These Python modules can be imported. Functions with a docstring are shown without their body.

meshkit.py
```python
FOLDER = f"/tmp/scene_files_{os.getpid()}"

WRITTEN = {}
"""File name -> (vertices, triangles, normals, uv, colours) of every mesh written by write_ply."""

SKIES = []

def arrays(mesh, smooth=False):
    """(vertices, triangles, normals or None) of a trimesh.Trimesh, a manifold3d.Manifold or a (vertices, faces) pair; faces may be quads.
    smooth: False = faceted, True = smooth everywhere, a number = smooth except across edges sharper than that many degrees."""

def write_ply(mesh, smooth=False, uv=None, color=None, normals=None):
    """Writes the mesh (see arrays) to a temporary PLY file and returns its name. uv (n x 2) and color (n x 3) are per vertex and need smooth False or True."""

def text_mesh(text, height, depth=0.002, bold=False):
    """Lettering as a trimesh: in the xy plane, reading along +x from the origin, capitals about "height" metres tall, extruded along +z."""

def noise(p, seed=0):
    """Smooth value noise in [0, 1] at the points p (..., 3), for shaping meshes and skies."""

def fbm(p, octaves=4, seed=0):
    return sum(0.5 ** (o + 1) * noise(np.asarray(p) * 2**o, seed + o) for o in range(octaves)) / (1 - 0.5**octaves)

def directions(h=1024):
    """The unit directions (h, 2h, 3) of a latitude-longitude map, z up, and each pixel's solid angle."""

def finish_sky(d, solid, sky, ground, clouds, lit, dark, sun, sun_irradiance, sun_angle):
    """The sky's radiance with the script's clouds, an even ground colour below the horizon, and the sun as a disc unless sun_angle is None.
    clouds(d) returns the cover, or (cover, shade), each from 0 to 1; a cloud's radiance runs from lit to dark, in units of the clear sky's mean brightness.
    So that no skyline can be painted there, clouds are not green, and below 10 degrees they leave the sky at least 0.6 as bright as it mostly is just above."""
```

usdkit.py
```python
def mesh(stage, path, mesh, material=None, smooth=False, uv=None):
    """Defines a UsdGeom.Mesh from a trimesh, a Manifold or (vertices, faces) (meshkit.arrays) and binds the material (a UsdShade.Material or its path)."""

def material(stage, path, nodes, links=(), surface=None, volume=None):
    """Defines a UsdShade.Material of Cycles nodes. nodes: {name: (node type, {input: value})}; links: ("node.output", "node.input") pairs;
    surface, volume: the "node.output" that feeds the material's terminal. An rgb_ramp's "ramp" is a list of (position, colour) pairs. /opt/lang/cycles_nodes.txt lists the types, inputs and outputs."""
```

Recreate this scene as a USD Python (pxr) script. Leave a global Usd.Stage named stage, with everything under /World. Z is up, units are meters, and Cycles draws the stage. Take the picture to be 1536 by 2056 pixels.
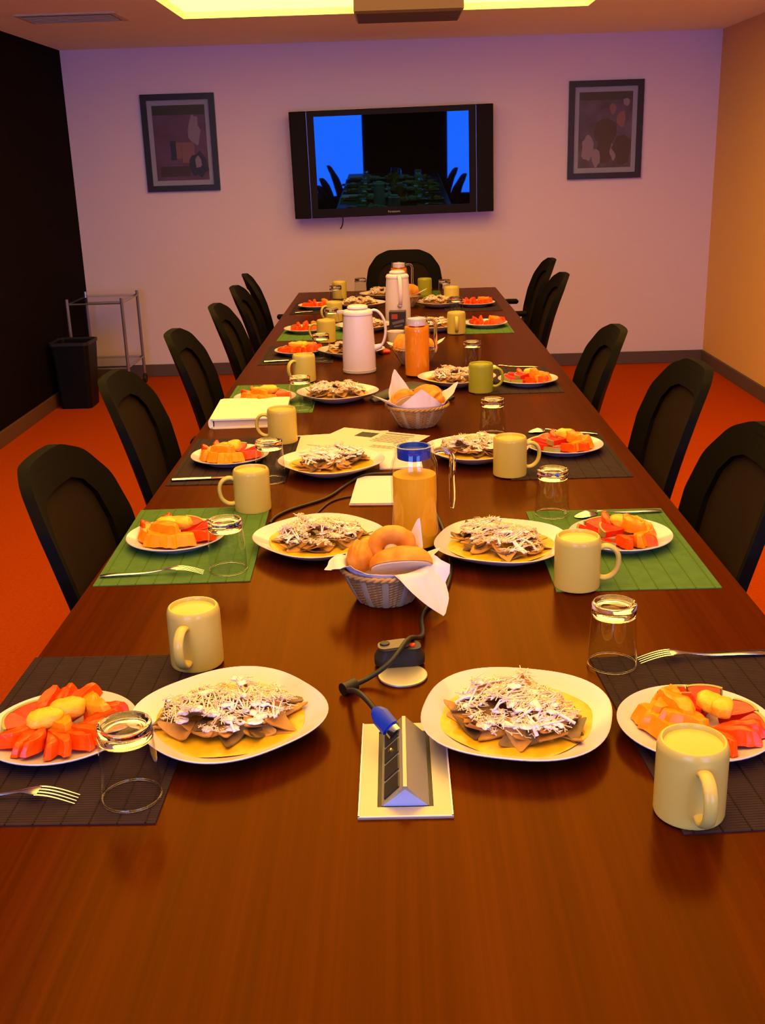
import math, random, re
import numpy as np, trimesh, manifold3d as m3, shapely
from shapely.geometry import Polygon, Point, box as sbox
import usdkit, meshkit
from pxr import Usd, UsdGeom, UsdLux, Gf, Sdf, UsdShade

stage = Usd.Stage.CreateInMemory()
UsdGeom.SetStageUpAxis(stage, UsdGeom.Tokens.z)
UsdGeom.SetStageMetersPerUnit(stage, 1.0)
UsdGeom.Xform.Define(stage, '/World')
PI = math.pi
TZ = 0.74                      # table top height
MZ = TZ + 0.003                # top of a placemat

# ------------------------------------------------------------------ camera
F_PX = 2150.0
def camera():
    f = F_PX
    ray = lambda u, v: np.array([(u - 768) / f, (v - 1028) / f, 1.0])
    Y = ray(788, 325); Y /= np.linalg.norm(Y)                     # vanishing point of the table's long sides
    D = ray(968, 1028 + f * f / 703.0); D -= D.dot(Y) * Y; D /= np.linalg.norm(D)
    Z = -D; X = np.cross(Y, Z)
    R = np.stack([X, Y, Z])
    cx, cy, cz = R @ np.array([1, 0, 0.]), R @ np.array([0, -1, 0.]), R @ np.array([0, 0, -1.])
    cam = UsdGeom.Camera.Define(stage, '/World/camera')
    m = Gf.Matrix4d(*cx, 0, *cy, 0, *cz, 0, 0, 0, 1.4814, 1)
    cam.AddTransformOp().Set(m)
    cam.CreateHorizontalApertureAttr(36.0); cam.CreateVerticalApertureAttr(36.0 * 2056 / 1536)
    cam.CreateFocalLengthAttr(36.0 * f / 1536)
    cam.CreateClippingRangeAttr(Gf.Vec2f(0.05, 100))
    cam.CreateExposureAttr(0.0)
camera()
PANEL = (5.0, 2.65, 0.50)      # luminous ceiling panel, warm
WINDOW = (2.2, 3.5, 9.0)      # frosted windows behind the camera, blue daylight

# ------------------------------------------------------------------ materials
LOOK = '/World/Looks'
UsdGeom.Scope.Define(stage, LOOK)
ALB = 1.0
def mat(name, base, rough=0.5, metal=0.0, spec=0.5, coat=0.0, vary=0.0, noise=None, bump=None, trans=0.0, ior=1.45, emit=None, alpha=None):
    if ALB != 1.0 and metal < .9 and trans == 0:
        base = tuple(ALB * c for c in base); noise = (noise[0], tuple(ALB * c for c in noise[1])) if noise else None
    n = {'p': ('principled_bsdf', {'base_color': base, 'roughness': rough, 'metallic': metal, 'specular_ior_level': spec, 'coat_weight': coat, 'coat_roughness': 0.08,
                                   'transmission_weight': trans, 'ior': ior})}
    l = []
    if emit is not None:
        n['p'][1]['emission_color'] = emit; n['p'][1]['emission_strength'] = 1.0
    if noise:                                          # (scale, colour2)
        n['tc'] = ('texture_coordinate', {}); n['nz'] = ('noise_texture', {'scale': noise[0], 'detail': 3.0})
        n['rm'] = ('rgb_ramp', {'ramp': [(0.35, base), (0.68, noise[1])]})
        l += [('tc.object', 'nz.vector'), ('nz.fac', 'rm.fac'), ('rm.color', 'p.base_color')]
    if vary:
        n['oi'] = ('object_info', {}); n['hv'] = ('hsv', {'color': base, 'saturation': 1.0, 'fac': 1.0, 'hue': 0.5})
        n['mr'] = ('map_range', {'from_min': 0.0, 'from_max': 1.0, 'to_min': 1 - vary, 'to_max': 1 + vary})
        l += [('oi.random', 'mr.value'), ('mr.result', 'hv.value'), ('hv.color', 'p.base_color')]
        if noise:
            l = [x for x in l if x != ('rm.color', 'p.base_color')] + [('rm.color', 'hv.color')]
    if bump:
        n['tb'] = ('texture_coordinate', {}); n['nb'] = ('noise_texture', {'scale': bump[0], 'detail': 3.0}); n['bp'] = ('bump', {'strength': bump[1], 'distance': 0.002})
        l += [('tb.object', 'nb.vector'), ('nb.fac', 'bp.height'), ('bp.normal', 'p.normal')]
    return usdkit.material(stage, f'{LOOK}/{name}', n, l, surface='p.bsdf')

def wood_mat():
    n = {'g': ('geometry', {}), 'm1': ('mapping', {'scale': (26.0, 0.55, 1.0)}), 'n1': ('noise_texture', {'scale': 1.0, 'detail': 5.0, 'roughness': 0.6, 'distortion': 0.6}),
         'm2': ('mapping', {'scale': (150.0, 1.6, 1.0)}), 'n2': ('noise_texture', {'scale': 1.0, 'detail': 3.0}),
         'm3': ('mapping', {'scale': (4.5, 0.2, 1.0)}), 'n3': ('noise_texture', {'scale': 1.0, 'detail': 2.0}),
         'a': ('math', {'math_type': 'multiply', 'value2': 0.5}), 'b': ('math', {'math_type': 'multiply', 'value2': 0.3}), 'c': ('math', {'math_type': 'multiply', 'value2': 0.4}),
         's1': ('math', {'math_type': 'add'}), 's2': ('math', {'math_type': 'add'}),
         'r': ('rgb_ramp', {'ramp': [(0.40, (0.026, 0.0028, 0.0001)), (0.58, (0.042, 0.0052, 0.0002)), (0.78, (0.066, 0.0098, 0.0005))]}),
         'd': ('diffuse_bsdf', {}), 'gl': ('glossy_bsdf', {'color': (0.55, 0.26, 0.05), 'roughness': 0.22}), 'lw': ('layer_weight', {'blend': 0.5}), 'pw': ('math', {'math_type': 'power', 'value2': 5.0}), 'gc': ('mix_color', {'a': (0.60, 0.29, 0.035), 'b': (0.55, 0.45, 0.36)}), 'fr': ('fresnel', {'ior': 1.33}), 'p': ('mix_closure', {}), 'bp': ('bump', {'strength': 0.06, 'distance': 0.001})}
    l = [('g.position', 'm1.vector'), ('g.position', 'm2.vector'), ('g.position', 'm3.vector'), ('m1.vector', 'n1.vector'), ('m2.vector', 'n2.vector'), ('m3.vector', 'n3.vector'),
         ('n1.fac', 'a.value1'), ('n2.fac', 'b.value1'), ('n3.fac', 'c.value1'), ('a.value', 's1.value1'), ('b.value', 's1.value2'), ('s1.value', 's2.value1'), ('c.value', 's2.value2'),
         ('s2.value', 'r.fac'), ('r.color', 'd.color'), ('n2.fac', 'bp.height'), ('bp.normal', 'd.normal'), ('bp.normal', 'gl.normal'), ('lw.facing', 'pw.value1'), ('pw.value', 'gc.fac'), ('gc.result', 'gl.color'), ('fr.fac', 'p.fac'), ('d.bsdf', 'p.closure1'), ('gl.bsdf', 'p.closure2')]
    return usdkit.material(stage, f'{LOOK}/table_wood', n, l, surface='p.closure')

def emit_mat(name, col):
    return usdkit.material(stage, f'{LOOK}/{name}', {'e': ('emission', {'color': tuple(col), 'strength': 1.0})}, [], surface='e.emission')

def mesh_mat(name, base, clear):                       # woven see-through mesh: a fine weave of holes
    n = {'d': ('principled_bsdf', {'base_color': base, 'roughness': 0.8, 'specular_ior_level': 0.1}), 't': ('transparent_bsdf', {'color': (1, 1, 1)}), 'x': ('mix_closure', {'fac': clear})}
    return usdkit.material(stage, f'{LOOK}/{name}', n, [('d.bsdf', 'x.closure1'), ('t.bsdf', 'x.closure2')], surface='x.closure')

def pane_mat(name, tint=(1, 1, 1), ior=1.45):
    n = {'t': ('transparent_bsdf', {'color': tint}), 'g': ('glossy_bsdf', {'color': (1, 1, 1), 'roughness': 0.02}), 'f': ('fresnel', {'ior': ior}), 'ge': ('geometry', {}), 'inv': ('math', {'math_type': 'subtract', 'value1': 1.0}), 'mu': ('math', {'math_type': 'multiply'}), 'x': ('mix_closure', {})}
    return usdkit.material(stage, f'{LOOK}/{name}', n, [('ge.backfacing', 'inv.value2'), ('inv.value', 'mu.value1'), ('f.fac', 'mu.value2'), ('mu.value', 'x.fac'), ('t.bsdf', 'x.closure1'), ('g.bsdf', 'x.closure2')], surface='x.closure')

M = {}
M['wood'] = wood_mat()
M['wood_edge'] = mat('table_edge', (0.09, 0.03, 0.012), 0.4)
M['wall_white'] = mat('wall_white_paint', (0.74, 0.62, 0.80), 0.85, spec=0.2, bump=(180, 0.05))
M['wall_orange'] = mat('wall_orange_paint', (0.80, 0.50, 0.20), 0.85, spec=0.2, bump=(180, 0.05))
M['wall_dark'] = mat('wall_dark_paint', (0.006, 0.003, 0.0015), 0.85, spec=0.06)
M['ceiling'] = mat('ceiling_paint', (0.95, 0.93, 0.62), 0.9, spec=0.1)
M['carpet'] = mat('orange_carpet', (0.41, 0.054, 0.002), 0.95, spec=0.02, noise=(90, (0.46, 0.066, 0.003)), bump=(900, 0.4))
M['base_grey'] = mat('baseboard_grey', (0.10, 0.065, 0.06), 0.6)
M['base_brown'] = mat('baseboard_brown', (0.11, 0.05, 0.02), 0.6)
M['panel'] = emit_mat('ceiling_panel_light', PANEL)
M['window'] = emit_mat('frosted_window_light', WINDOW)
ALB = 0.62
M['porcelain'] = mat('white_porcelain', (1.0, 0.84, 1.05), 0.12, spec=0.5)
M['mug_cream'] = mat('mug_cream_glaze', (0.90, 0.72, 0.17), 0.2, spec=0.35)
M['mug_olive'] = mat('mug_olive_glaze', (0.52, 0.52, 0.05), 0.2, spec=0.35)
M['glass'] = mat('clear_glass_painted_amber', (0.98, 0.93, 0.80), 0.0, trans=1.0, ior=1.45)  # colourless glass, the faint amber tint stands in for warm room reflections
M['thin_glass'] = pane_mat('thin_clear_glass', (0.95, 0.965, 0.975), 1.55)
M['shelf_glass'] = pane_mat('grey_shelf_glass', (0.66, 0.68, 0.74), 1.5)
M['juice'] = mat('orange_juice_pale', (1.45, 0.68, 0.02), 0.5, spec=0.2)
M['juice2'] = mat('orange_juice_deep', (1.45, 0.42, 0.008), 0.5, spec=0.2)
M['blue_lid'] = mat('blue_plastic', (0.012, 0.05, 0.62), 0.3)
M['white_plastic'] = mat('white_plastic', (1.12, 0.94, 1.22), 0.3)
M['pale_plastic'] = mat('pale_grey_plastic', (0.75, 0.66, 0.85), 0.35)
M['painted_daylight'] = mat('plastic_painted_daylight_blue', (0.50, 0.62, 1.25), 0.3)  # end plate plastic with blue window daylight painted into its base colour
M['steel'] = mat('stainless_steel', (0.62, 0.6, 0.58), 0.18, metal=1.0)
M['chrome'] = mat('chrome', (0.62, 0.64, 0.76), 0.2, metal=0.75)
M['aluminium'] = mat('brushed_aluminium', (0.66, 0.62, 0.58), 0.42, metal=0.6)
M['black'] = mat('black_plastic', (0.006, 0.005, 0.0045), 0.5, spec=0.2)
M['chair_black'] = mat('chair_black_plastic', (0.004, 0.003, 0.0022), 0.6, spec=0.08)
M['chair_mesh'] = mesh_mat('chair_mesh', (0.012, 0.0055, 0.0022), 0.06)
M['chair_fabric'] = mat('chair_seat_fabric', (0.006, 0.0045, 0.0035), 0.9, spec=0.05)
M['dark_grey'] = mat('dark_grey_plastic', (0.035, 0.032, 0.034), 0.45, spec=0.25)
M['mid_grey'] = mat('brown_grey_plastic', (0.16, 0.12, 0.09), 0.4)
M['red_led'] = mat('red_plastic', (0.75, 0.02, 0.01), 0.3, emit=(0.5, 0.01, 0.0))
M['cable'] = mat('black_cable', (0.014, 0.012, 0.011), 0.5)
M['mat_green'] = mat('green_bamboo', (0.125, 0.27, 0.06), 0.7, spec=0.2, noise=(40, (0.105, 0.235, 0.052)))
M['mat_green2'] = mat('green_bamboo_thread', (0.09, 0.19, 0.015), 0.8, spec=0.2)
M['mat_brown'] = mat('brown_bamboo', (0.042, 0.016, 0.024), 0.65, spec=0.2, noise=(40, (0.032, 0.012, 0.019)))
M['mat_brown2'] = mat('brown_bamboo_thread', (0.02, 0.008, 0.008), 0.8, spec=0.2)
M['salsa'] = mat('green_salsa', (0.92, 0.52, 0.012), 0.2, spec=0.35, noise=(60, (1.1, 0.66, 0.03)))
M['chip'] = mat('tortilla_chip', (0.62, 0.28, 0.06), 0.5, noise=(50, (0.75, 0.38, 0.10)), bump=(200, 0.4))
M['chip_dark'] = mat('soaked_tortilla_chip', (0.18, 0.10, 0.04), 0.4, noise=(50, (0.35, 0.2, 0.07)))
M['cream'] = mat('white_cream', (1.3, 1.1, 1.35), 0.35)
M['cheese'] = mat('shredded_cheese', (1.3, 1.02, 0.80), 0.5)
M['papaya'] = mat('papaya_flesh', (1.2, 0.075, 0.002), 0.22, spec=0.3, vary=0.15, noise=(45, (1.25, 0.15, 0.006)))
M['melon'] = mat('melon_flesh', (1.35, 0.36, 0.006), 0.22, spec=0.3, vary=0.12, noise=(45, (1.4, 0.48, 0.015)))
M['watermelon'] = mat('watermelon_flesh', (0.95, 0.02, 0.003), 0.22, spec=0.3, vary=0.15, noise=(60, (1.05, 0.04, 0.004)))
M['rind'] = mat('watermelon_rind', (0.42, 0.42, 0.10), 0.3)
M['pineapple'] = mat('pineapple_flesh', (1.35, 0.66, 0.03), 0.3, spec=0.3, vary=0.1, noise=(70, (1.35, 0.8, 0.08)), bump=(150, 0.6))
M['crust'] = mat('bread_crust', (0.78, 0.25, 0.018), 0.55, spec=0.25, noise=(26, (1.1, 0.50, 0.08)), bump=(90, 0.3))
M['crumb'] = mat('bread_crumb', (1.2, 1.0, 0.78), 0.9, spec=0.1, bump=(260, 0.8))
M['paper'] = mat('white_paper', (0.98, 0.82, 0.82), 0.8, spec=0.2)
M['napkin'] = mat('paper_napkin', (1.15, 0.95, 1.2), 0.9, spec=0.1, bump=(300, 0.2))
M['ink'] = mat('grey_print', (0.22, 0.20, 0.17), 0.8)
M['ink_dark'] = mat('dark_print', (0.06, 0.06, 0.04), 0.8)
M['wicker'] = mat('woven_wicker', (0.50, 0.27, 0.10), 0.6, noise=(60, (0.62, 0.36, 0.15)))
M['wicker_pale'] = mat('pale_wicker', (0.66, 0.52, 0.36), 0.6)
ALB = 1.0
M['frame_dark'] = mat('dark_picture_frame', (0.016, 0.008, 0.006), 0.4)
M['mount'] = mat('picture_mount', (0.30, 0.31, 0.46), 0.8)
M['print_left'] = mat('picture_print_red', (0.085, 0.036, 0.065), 0.5, noise=(7, (0.12, 0.06, 0.15)))
M['print_right'] = mat('picture_print_blue', (0.05, 0.032, 0.05), 0.5, noise=(9, (0.10, 0.075, 0.17)))
M['p_green'] = mat('print_dark_green', (0.035, 0.035, 0.02), 0.5)
M['p_navy'] = mat('print_navy', (0.02, 0.02, 0.05), 0.5)
M['p_pale'] = mat('print_pale', (0.22, 0.17, 0.26), 0.5)
M['p_pink'] = mat('print_dusty_pink', (0.20, 0.09, 0.10), 0.5)
M['p_brown'] = mat('print_brown', (0.05, 0.025, 0.02), 0.5)
M['picture_glass'] = pane_mat('picture_glass', (1, 1, 1), 1.35)
M['tv_body'] = mat('tv_black', (0.012, 0.007, 0.009), 0.5, spec=0.12)
M['tv_speaker'] = mat('tv_speaker_cloth', (0.006, 0.004, 0.006), 0.7, spec=0.2)
M['tv_line'] = mat('tv_silver_line', (0.10, 0.14, 0.36), 0.3, metal=0.4)
M['logo'] = mat('tv_logo_silver', (0.5, 0.45, 0.42), 0.4)
def tv_screen_mat():                                    # blue anti-reflection coating over black glass
    n = {'d': ('principled_bsdf', {'base_color': (0.004, 0.003, 0.003), 'roughness': 0.5, 'specular_ior_level': 0.0}), 'g': ('glossy_bsdf', {'color': (0.004, 0.037, 0.112), 'roughness': 0.015}), 'x': ('add_closure', {})}
    return usdkit.material(stage, f'{LOOK}/tv_screen', n, [('d.bsdf', 'x.closure1'), ('g.bsdf', 'x.closure2')], surface='x.closure')
M['tv_screen'] = tv_screen_mat()
M['box_dark'] = mat('tea_box_dark', (0.02, 0.012, 0.016), 0.4)
M['box_red'] = mat('tea_box_red', (0.35, 0.04, 0.015), 0.4)
M['box_blue'] = mat('tea_box_grey_blue', (0.12, 0.09, 0.15), 0.4)
M['red_packet'] = mat('red_packet', (0.6, 0.05, 0.02), 0.35)
M['green_packet'] = mat('green_packet', (0.12, 0.2, 0.03), 0.35)
M['socket_black'] = mat('socket_black', (0.012, 0.010, 0.012), 0.5)
M['brass'] = mat('brass_contact', (0.7, 0.5, 0.2), 0.3, metal=1.0)
M['vent'] = mat('vent_grey', (0.60, 0.52, 0.36), 0.7)
M['ceiling_box'] = mat('ceiling_box_brown', (0.10, 0.055, 0.03), 0.6)
M['notebook'] = mat('white_notebook_cover', (0.80, 0.76, 0.70), 0.5)

# ------------------------------------------------------------------ scene helpers
_used = {}
def numbered(name, parent='/World'):
    k = (parent, name); i = _used.get(k, -1) + 1; _used[k] = i
    return f'{parent}/{name}' if i == 0 else f'{parent}/{name}_{i:03d}'
def obj(name, mesh, m, parent=None, smooth=30, label=None, kind=None):
    p = str(parent.GetPath()) if parent is not None else '/World'
    g = usdkit.mesh(stage, numbered(name, p), mesh, M[m], smooth=smooth).GetPrim()
    if label: g.SetCustomDataByKey('label', label)
    if kind: g.SetCustomDataByKey('kind', kind)
    return g
def tag(o, label, cat, group=None, kind=None):
    o.SetCustomDataByKey('label', label); o.SetCustomDataByKey('category', cat)
    if group: o.SetCustomDataByKey('group', group)
    if kind: o.SetCustomDataByKey('kind', kind)
    return o
GROUPS = {'office_chair': 'office chairs around the table', 'placemat': 'bamboo placemats on the table', 'mug': 'upturned mugs on the table', 'tumbler': 'upturned tumblers on the table', 'dinner_plate': 'squarish dinner plates',
          'chilaquiles': 'plates of chilaquiles', 'fruit_plate': 'round fruit plates', 'fork': 'forks on the placemats', 'spoon': 'spoons on the placemats', 'knife': 'knives on the placemats', 'bread_roll': 'bread rolls in the baskets',
          'bread_basket': 'bread baskets down the middle of the table', 'juice_jug': 'juice jugs on the table', 'thermos_jug': 'white thermos jugs on the table', 'paper_sheet': 'printed paper sheets', 'framed_picture': 'framed pictures on the far wall'}
def thing(name, label, cat, loc=(0, 0, 0), rotz=0.0, group=None):
    x = UsdGeom.Xform.Define(stage, numbered(name))
    x.AddTranslateOp().Set(Gf.Vec3d(*map(float, loc))); x.AddRotateZOp().Set(float(rotz))
    return tag(x.GetPrim(), label, cat, group or GROUPS.get(name))
def dup(root, loc, rotz, label, group=None):
    was = root.GetCustomData()
    r = thing(re.sub(r'_\d{3}$', '', root.GetName()), label, was['category'], loc, rotz, group or was.get('group'))
    r.GetReferences().AddInternalReference(root.GetPath()); r.SetInstanceable(True)
    return r
def struct(name, mesh, m, parent=None, label=None, cat=None):
    o = obj(name, mesh, m, parent)
    if parent is None:
        o.SetCustomDataByKey('kind', 'structure')
        if label: tag(o, label, cat or 'wall')
    return o
def xstruct(name, label, cat, loc=(0, 0, 0)):
    o = thing(name, label, cat, loc); o.SetCustomDataByKey('kind', 'structure'); return o

# ------------------------------------------------------------------ mesh helpers
def cat(*ms): return trimesh.util.concatenate([m for m in ms if m is not None])
def bx(cx, cy, cz, sx, sy, sz, b=0.0):
    """box by centre and size, chamfered by b"""
    if b <= 0:
        m = trimesh.creation.box((sx, sy, sz))
    else:
        pts = []
        for x in (-1, 1):
            for y in (-1, 1):
                for z in (-1, 1):
                    h = np.array([sx, sy, sz]) / 2
                    for k in range(3):
                        q = h - b; q[k] = h[k]; pts.append(q * [x, y, z])
        m = trimesh.convex.convex_hull(np.array(pts))
    m.apply_translation((cx, cy, cz)); return m
def lathe(profile, n=40, shape=None):
    """closed solid of revolution; profile (r, z) from axis to axis or a closed loop; shape(theta) scales r"""
    pr = np.asarray(profile, float); th = np.arange(n) * 2 * PI / n
    k = np.ones(n) if shape is None else np.array([shape(t) for t in th])
    V, idx = [], []
    for r, z in pr:
        if r < 1e-7: idx.append([len(V)] * n); V.append((0, 0, z))
        else:
            idx.append(list(range(len(V), len(V) + n))); V += [(r * k[i] * math.cos(t), r * k[i] * math.sin(t), z) for i, t in enumerate(th)]
    Fc = []
    closed = pr[0][0] > 1e-7 and pr[-1][0] > 1e-7
    rows = list(range(len(pr) - 1)) + ([len(pr) - 1] if closed else [])
    for a in rows:
        b = (a + 1) % len(pr)
        for i in range(n):
            j = (i + 1) % n; A, B, C, D = idx[a][i], idx[a][j], idx[b][j], idx[b][i]
            if A != B: Fc.append((A, B, C))
            if C != D: Fc.append((A, C, D))
    m = trimesh.Trimesh(np.array(V), np.array(Fc), process=False)
    if m.volume < 0: m.invert()
    return m
def spline(pts, n):
    p = np.asarray(pts, float); 
    from scipy.interpolate import CubicSpline
    t = np.r_[0, np.cumsum(np.linalg.norm(np.diff(p, axis=0), axis=1))]
    return CubicSpline(t, p)(np.linspace(0, t[-1], n))
def sweep(path, rad, sides=10, flat=1.0, up=None, sq=False):
    """tube along path; rad number or list; flat scales the second axis; closed by caps"""
    p = np.asarray(path, float); n = len(p)
    t = np.gradient(p, axis=0); t /= np.linalg.norm(t, axis=1, keepdims=True) + 1e-12
    r = np.broadcast_to(rad, (n,)).astype(float); fl = np.broadcast_to(flat, (n,)).astype(float)
    a = np.zeros_like(p)
    u0 = np.array(up, float) if up is not None else (np.array([0, 0, 1.]) if abs(t[0][2]) < 0.9 else np.array([1., 0, 0]))
    prev = u0
    for i in range(n):
        v = (u0 if up is not None else prev); v = v - v.dot(t[i]) * t[i]
        a[i] = v / (np.linalg.norm(v) + 1e-12); prev = a[i]
    b = np.cross(t, a)
    ang = np.arange(sides) * 2 * PI / sides + (PI / sides if sq else 0)
    V = p[:, None] + r[:, None, None] * (np.cos(ang)[None, :, None] * b[:, None] + np.sin(ang)[None, :, None] * a[:, None] * fl[:, None, None])
    V = np.vstack([V.reshape(-1, 3), p[0], p[-1]]); Fc = []
    for i in range(n - 1):
        for j in range(sides):
            k = (j + 1) % sides; A, B, C, D = i * sides + j, i * sides + k, (i + 1) * sides + k, (i + 1) * sides + j
            Fc += [(A, B, C), (A, C, D)]
    for j in range(sides):
        k = (j + 1) % sides
        Fc += [(n * sides, k, j), (n * sides + 1, (n - 1) * sides + j, (n - 1) * sides + k)]
    m = trimesh.Trimesh(V, np.array(Fc), process=False)
    if m.volume < 0: m.invert()
    return m
def rod(a, b, r, sides=10): return sweep([a, b], r, sides)
def rrect(w, h, r, n=8):
    return sbox(-w / 2 + r, -h / 2 + r, w / 2 - r, h / 2 - r).buffer(r, quad_segs=n)
def extr(poly, h, z=0.0):
    m = trimesh.creation.extrude_polygon(poly, h, engine='earcut'); m.apply_translation((0, 0, z)); return m
def refine(m, l):
    mf = m3.Manifold(m3.Mesh(np.asarray(m.vertices, np.float32), np.asarray(m.faces, np.uint32)))
    if mf.num_tri() == 0:
        m.merge_vertices(); mf = m3.Manifold(m3.Mesh(np.asarray(m.vertices, np.float32), np.asarray(m.faces, np.uint32)))
    q = mf.refine_to_length(l).to_mesh()
    return trimesh.Trimesh(q.vert_properties[:, :3].astype(float), q.tri_verts, process=False)
def move(m, loc=(0, 0, 0), rz=0, rx=0, ry=0, s=1.0):
    m = m.copy(); m.apply_scale(s)
    for ang, ax in ((rx, (1, 0, 0)), (ry, (0, 1, 0)), (rz, (0, 0, 1))):
        if ang: m.apply_transform(trimesh.transformations.rotation_matrix(math.radians(ang), ax))
    m.apply_translation(loc); return m
def shell(V, Fc, th):
    """open grid surface given thickness th"""
    m = trimesh.Trimesh(V, Fc, process=False); nn = m.vertex_normals
    n = len(V); V2 = np.vstack([V + nn * th / 2, V - nn * th / 2]); F2 = np.vstack([Fc, np.asarray(Fc)[:, ::-1] + n])
    e = np.sort(m.edges, axis=1); u, c = np.unique(e, axis=0, return_counts=True); bd = {tuple(x) for x in u[c == 1]}
    S = []
    for a, b in m.edges:
        if tuple(sorted((a, b))) in bd: S += [(a, a + n, b + n), (a, b + n, b)]
    return trimesh.Trimesh(V2, np.vstack([F2, np.array(S)]), process=False)

# ------------------------------------------------------------------ room
XL, XR, YF, YN, ZC = -2.27, 2.27, 7.96, -1.45, 2.275
T = 0.12
struct('floor', bx(0, (YF + YN) / 2, -0.05, XR - XL + 0.6, YF - YN + 0.6, 0.1), 'carpet', None, 'orange carpeted floor of the meeting room', 'floor')
struct('wall_far', bx(0, YF + T / 2, 1.3, XR - XL + 2 * T, T, 2.6), 'wall_white', None, 'white wall at the far end behind the screen', 'wall')
struct('wall_right', bx(XR + T / 2, (YF + YN) / 2, 1.3, T, YF - YN, 2.6), 'wall_orange', None, 'orange painted wall along the right side', 'wall')
struct('wall_left', bx(XL - T / 2, (YF + YN) / 2, 1.3, T, YF - YN, 2.6), 'wall_dark', None, 'very dark brown wall along the left side', 'wall')
WZ0, WZ1 = 0.22, 1.92
WINX = ((-2.17, -0.40), (0.80, 2.17))
def near_wall():
    p = Polygon([(XL - T, 0), (XR + T, 0), (XR + T, 2.6), (XL - T, 2.6)])
    for a, b in WINX: p = p.difference(sbox(a, WZ0, b, WZ1))
    return move(extr(p, T), (0, YN, 0), rx=90)
struct('wall_near', near_wall(), 'wall_dark', None, 'dark wall with two windows behind the viewer', 'wall')
for i, (a, b) in enumerate(WINX):
    w = xstruct(f'window_{i + 1}', ('left' if i == 0 else 'right') + ' frosted daylight window in the near wall', 'window', ((a + b) / 2, YN - 0.06, (WZ0 + WZ1) / 2))
    W, H = b - a, WZ1 - WZ0
    obj('window_frame', move(extr(sbox(-W / 2, -H / 2, W / 2, H / 2).difference(sbox(-W / 2 + .04, -H / 2 + .04, W / 2 - .04, H / 2 - .04)), 0.05), (0, 0.025, 0), rx=90), 'dark_grey', w)
    obj('pane', bx(0, 0, 0, W - 0.08, 0.01, H - 0.08), 'window', w)
struct('baseboard_far', bx(0, YF - 0.008, 0.045, XR - XL, 0.016, 0.09, 0.003), 'base_grey', None, 'grey baseboard along the far wall', 'baseboard')
struct('baseboard_right', bx(XR - 0.008, (YF + YN) / 2 - .01, 0.045, 0.016, YF - YN - .02, 0.09, 0.003), 'base_grey', None, 'grey baseboard along the orange wall', 'baseboard')
struct('baseboard_left', bx(XL + 0.008, (YF + YN) / 2 - .01, 0.045, 0.016, YF - YN - .02, 0.09, 0.003), 'base_brown', None, 'brown baseboard along the dark wall', 'baseboard')
PX0, PX1, PY0, PY1 = -1.15, 1.11, -0.25, 6.55
def ceiling():
    p = sbox(XL, YN, XR, YF).difference(sbox(PX0, PY0, PX1, PY1))
    return cat(extr(p, 0.09, ZC), bx((PX0 + PX1) / 2, (PY0 + PY1) / 2, ZC + 0.075, PX1 - PX0 + .01, PY1 - PY0 + .01, 0.03))
struct('ceiling', ceiling(), 'ceiling', None, 'white ceiling with a shallow recess for the light panel', 'ceiling')
lp = thing('ceiling_light', 'large glowing warm light panel recessed in the ceiling above the table', 'light', ((PX0 + PX1) / 2, (PY0 + PY1) / 2, ZC + 0.02))
obj('luminous_panel', bx(0, 0, 0.02, PX1 - PX0 - .02, PY1 - PY0 - .02, 0.012), 'panel', lp)
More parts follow.
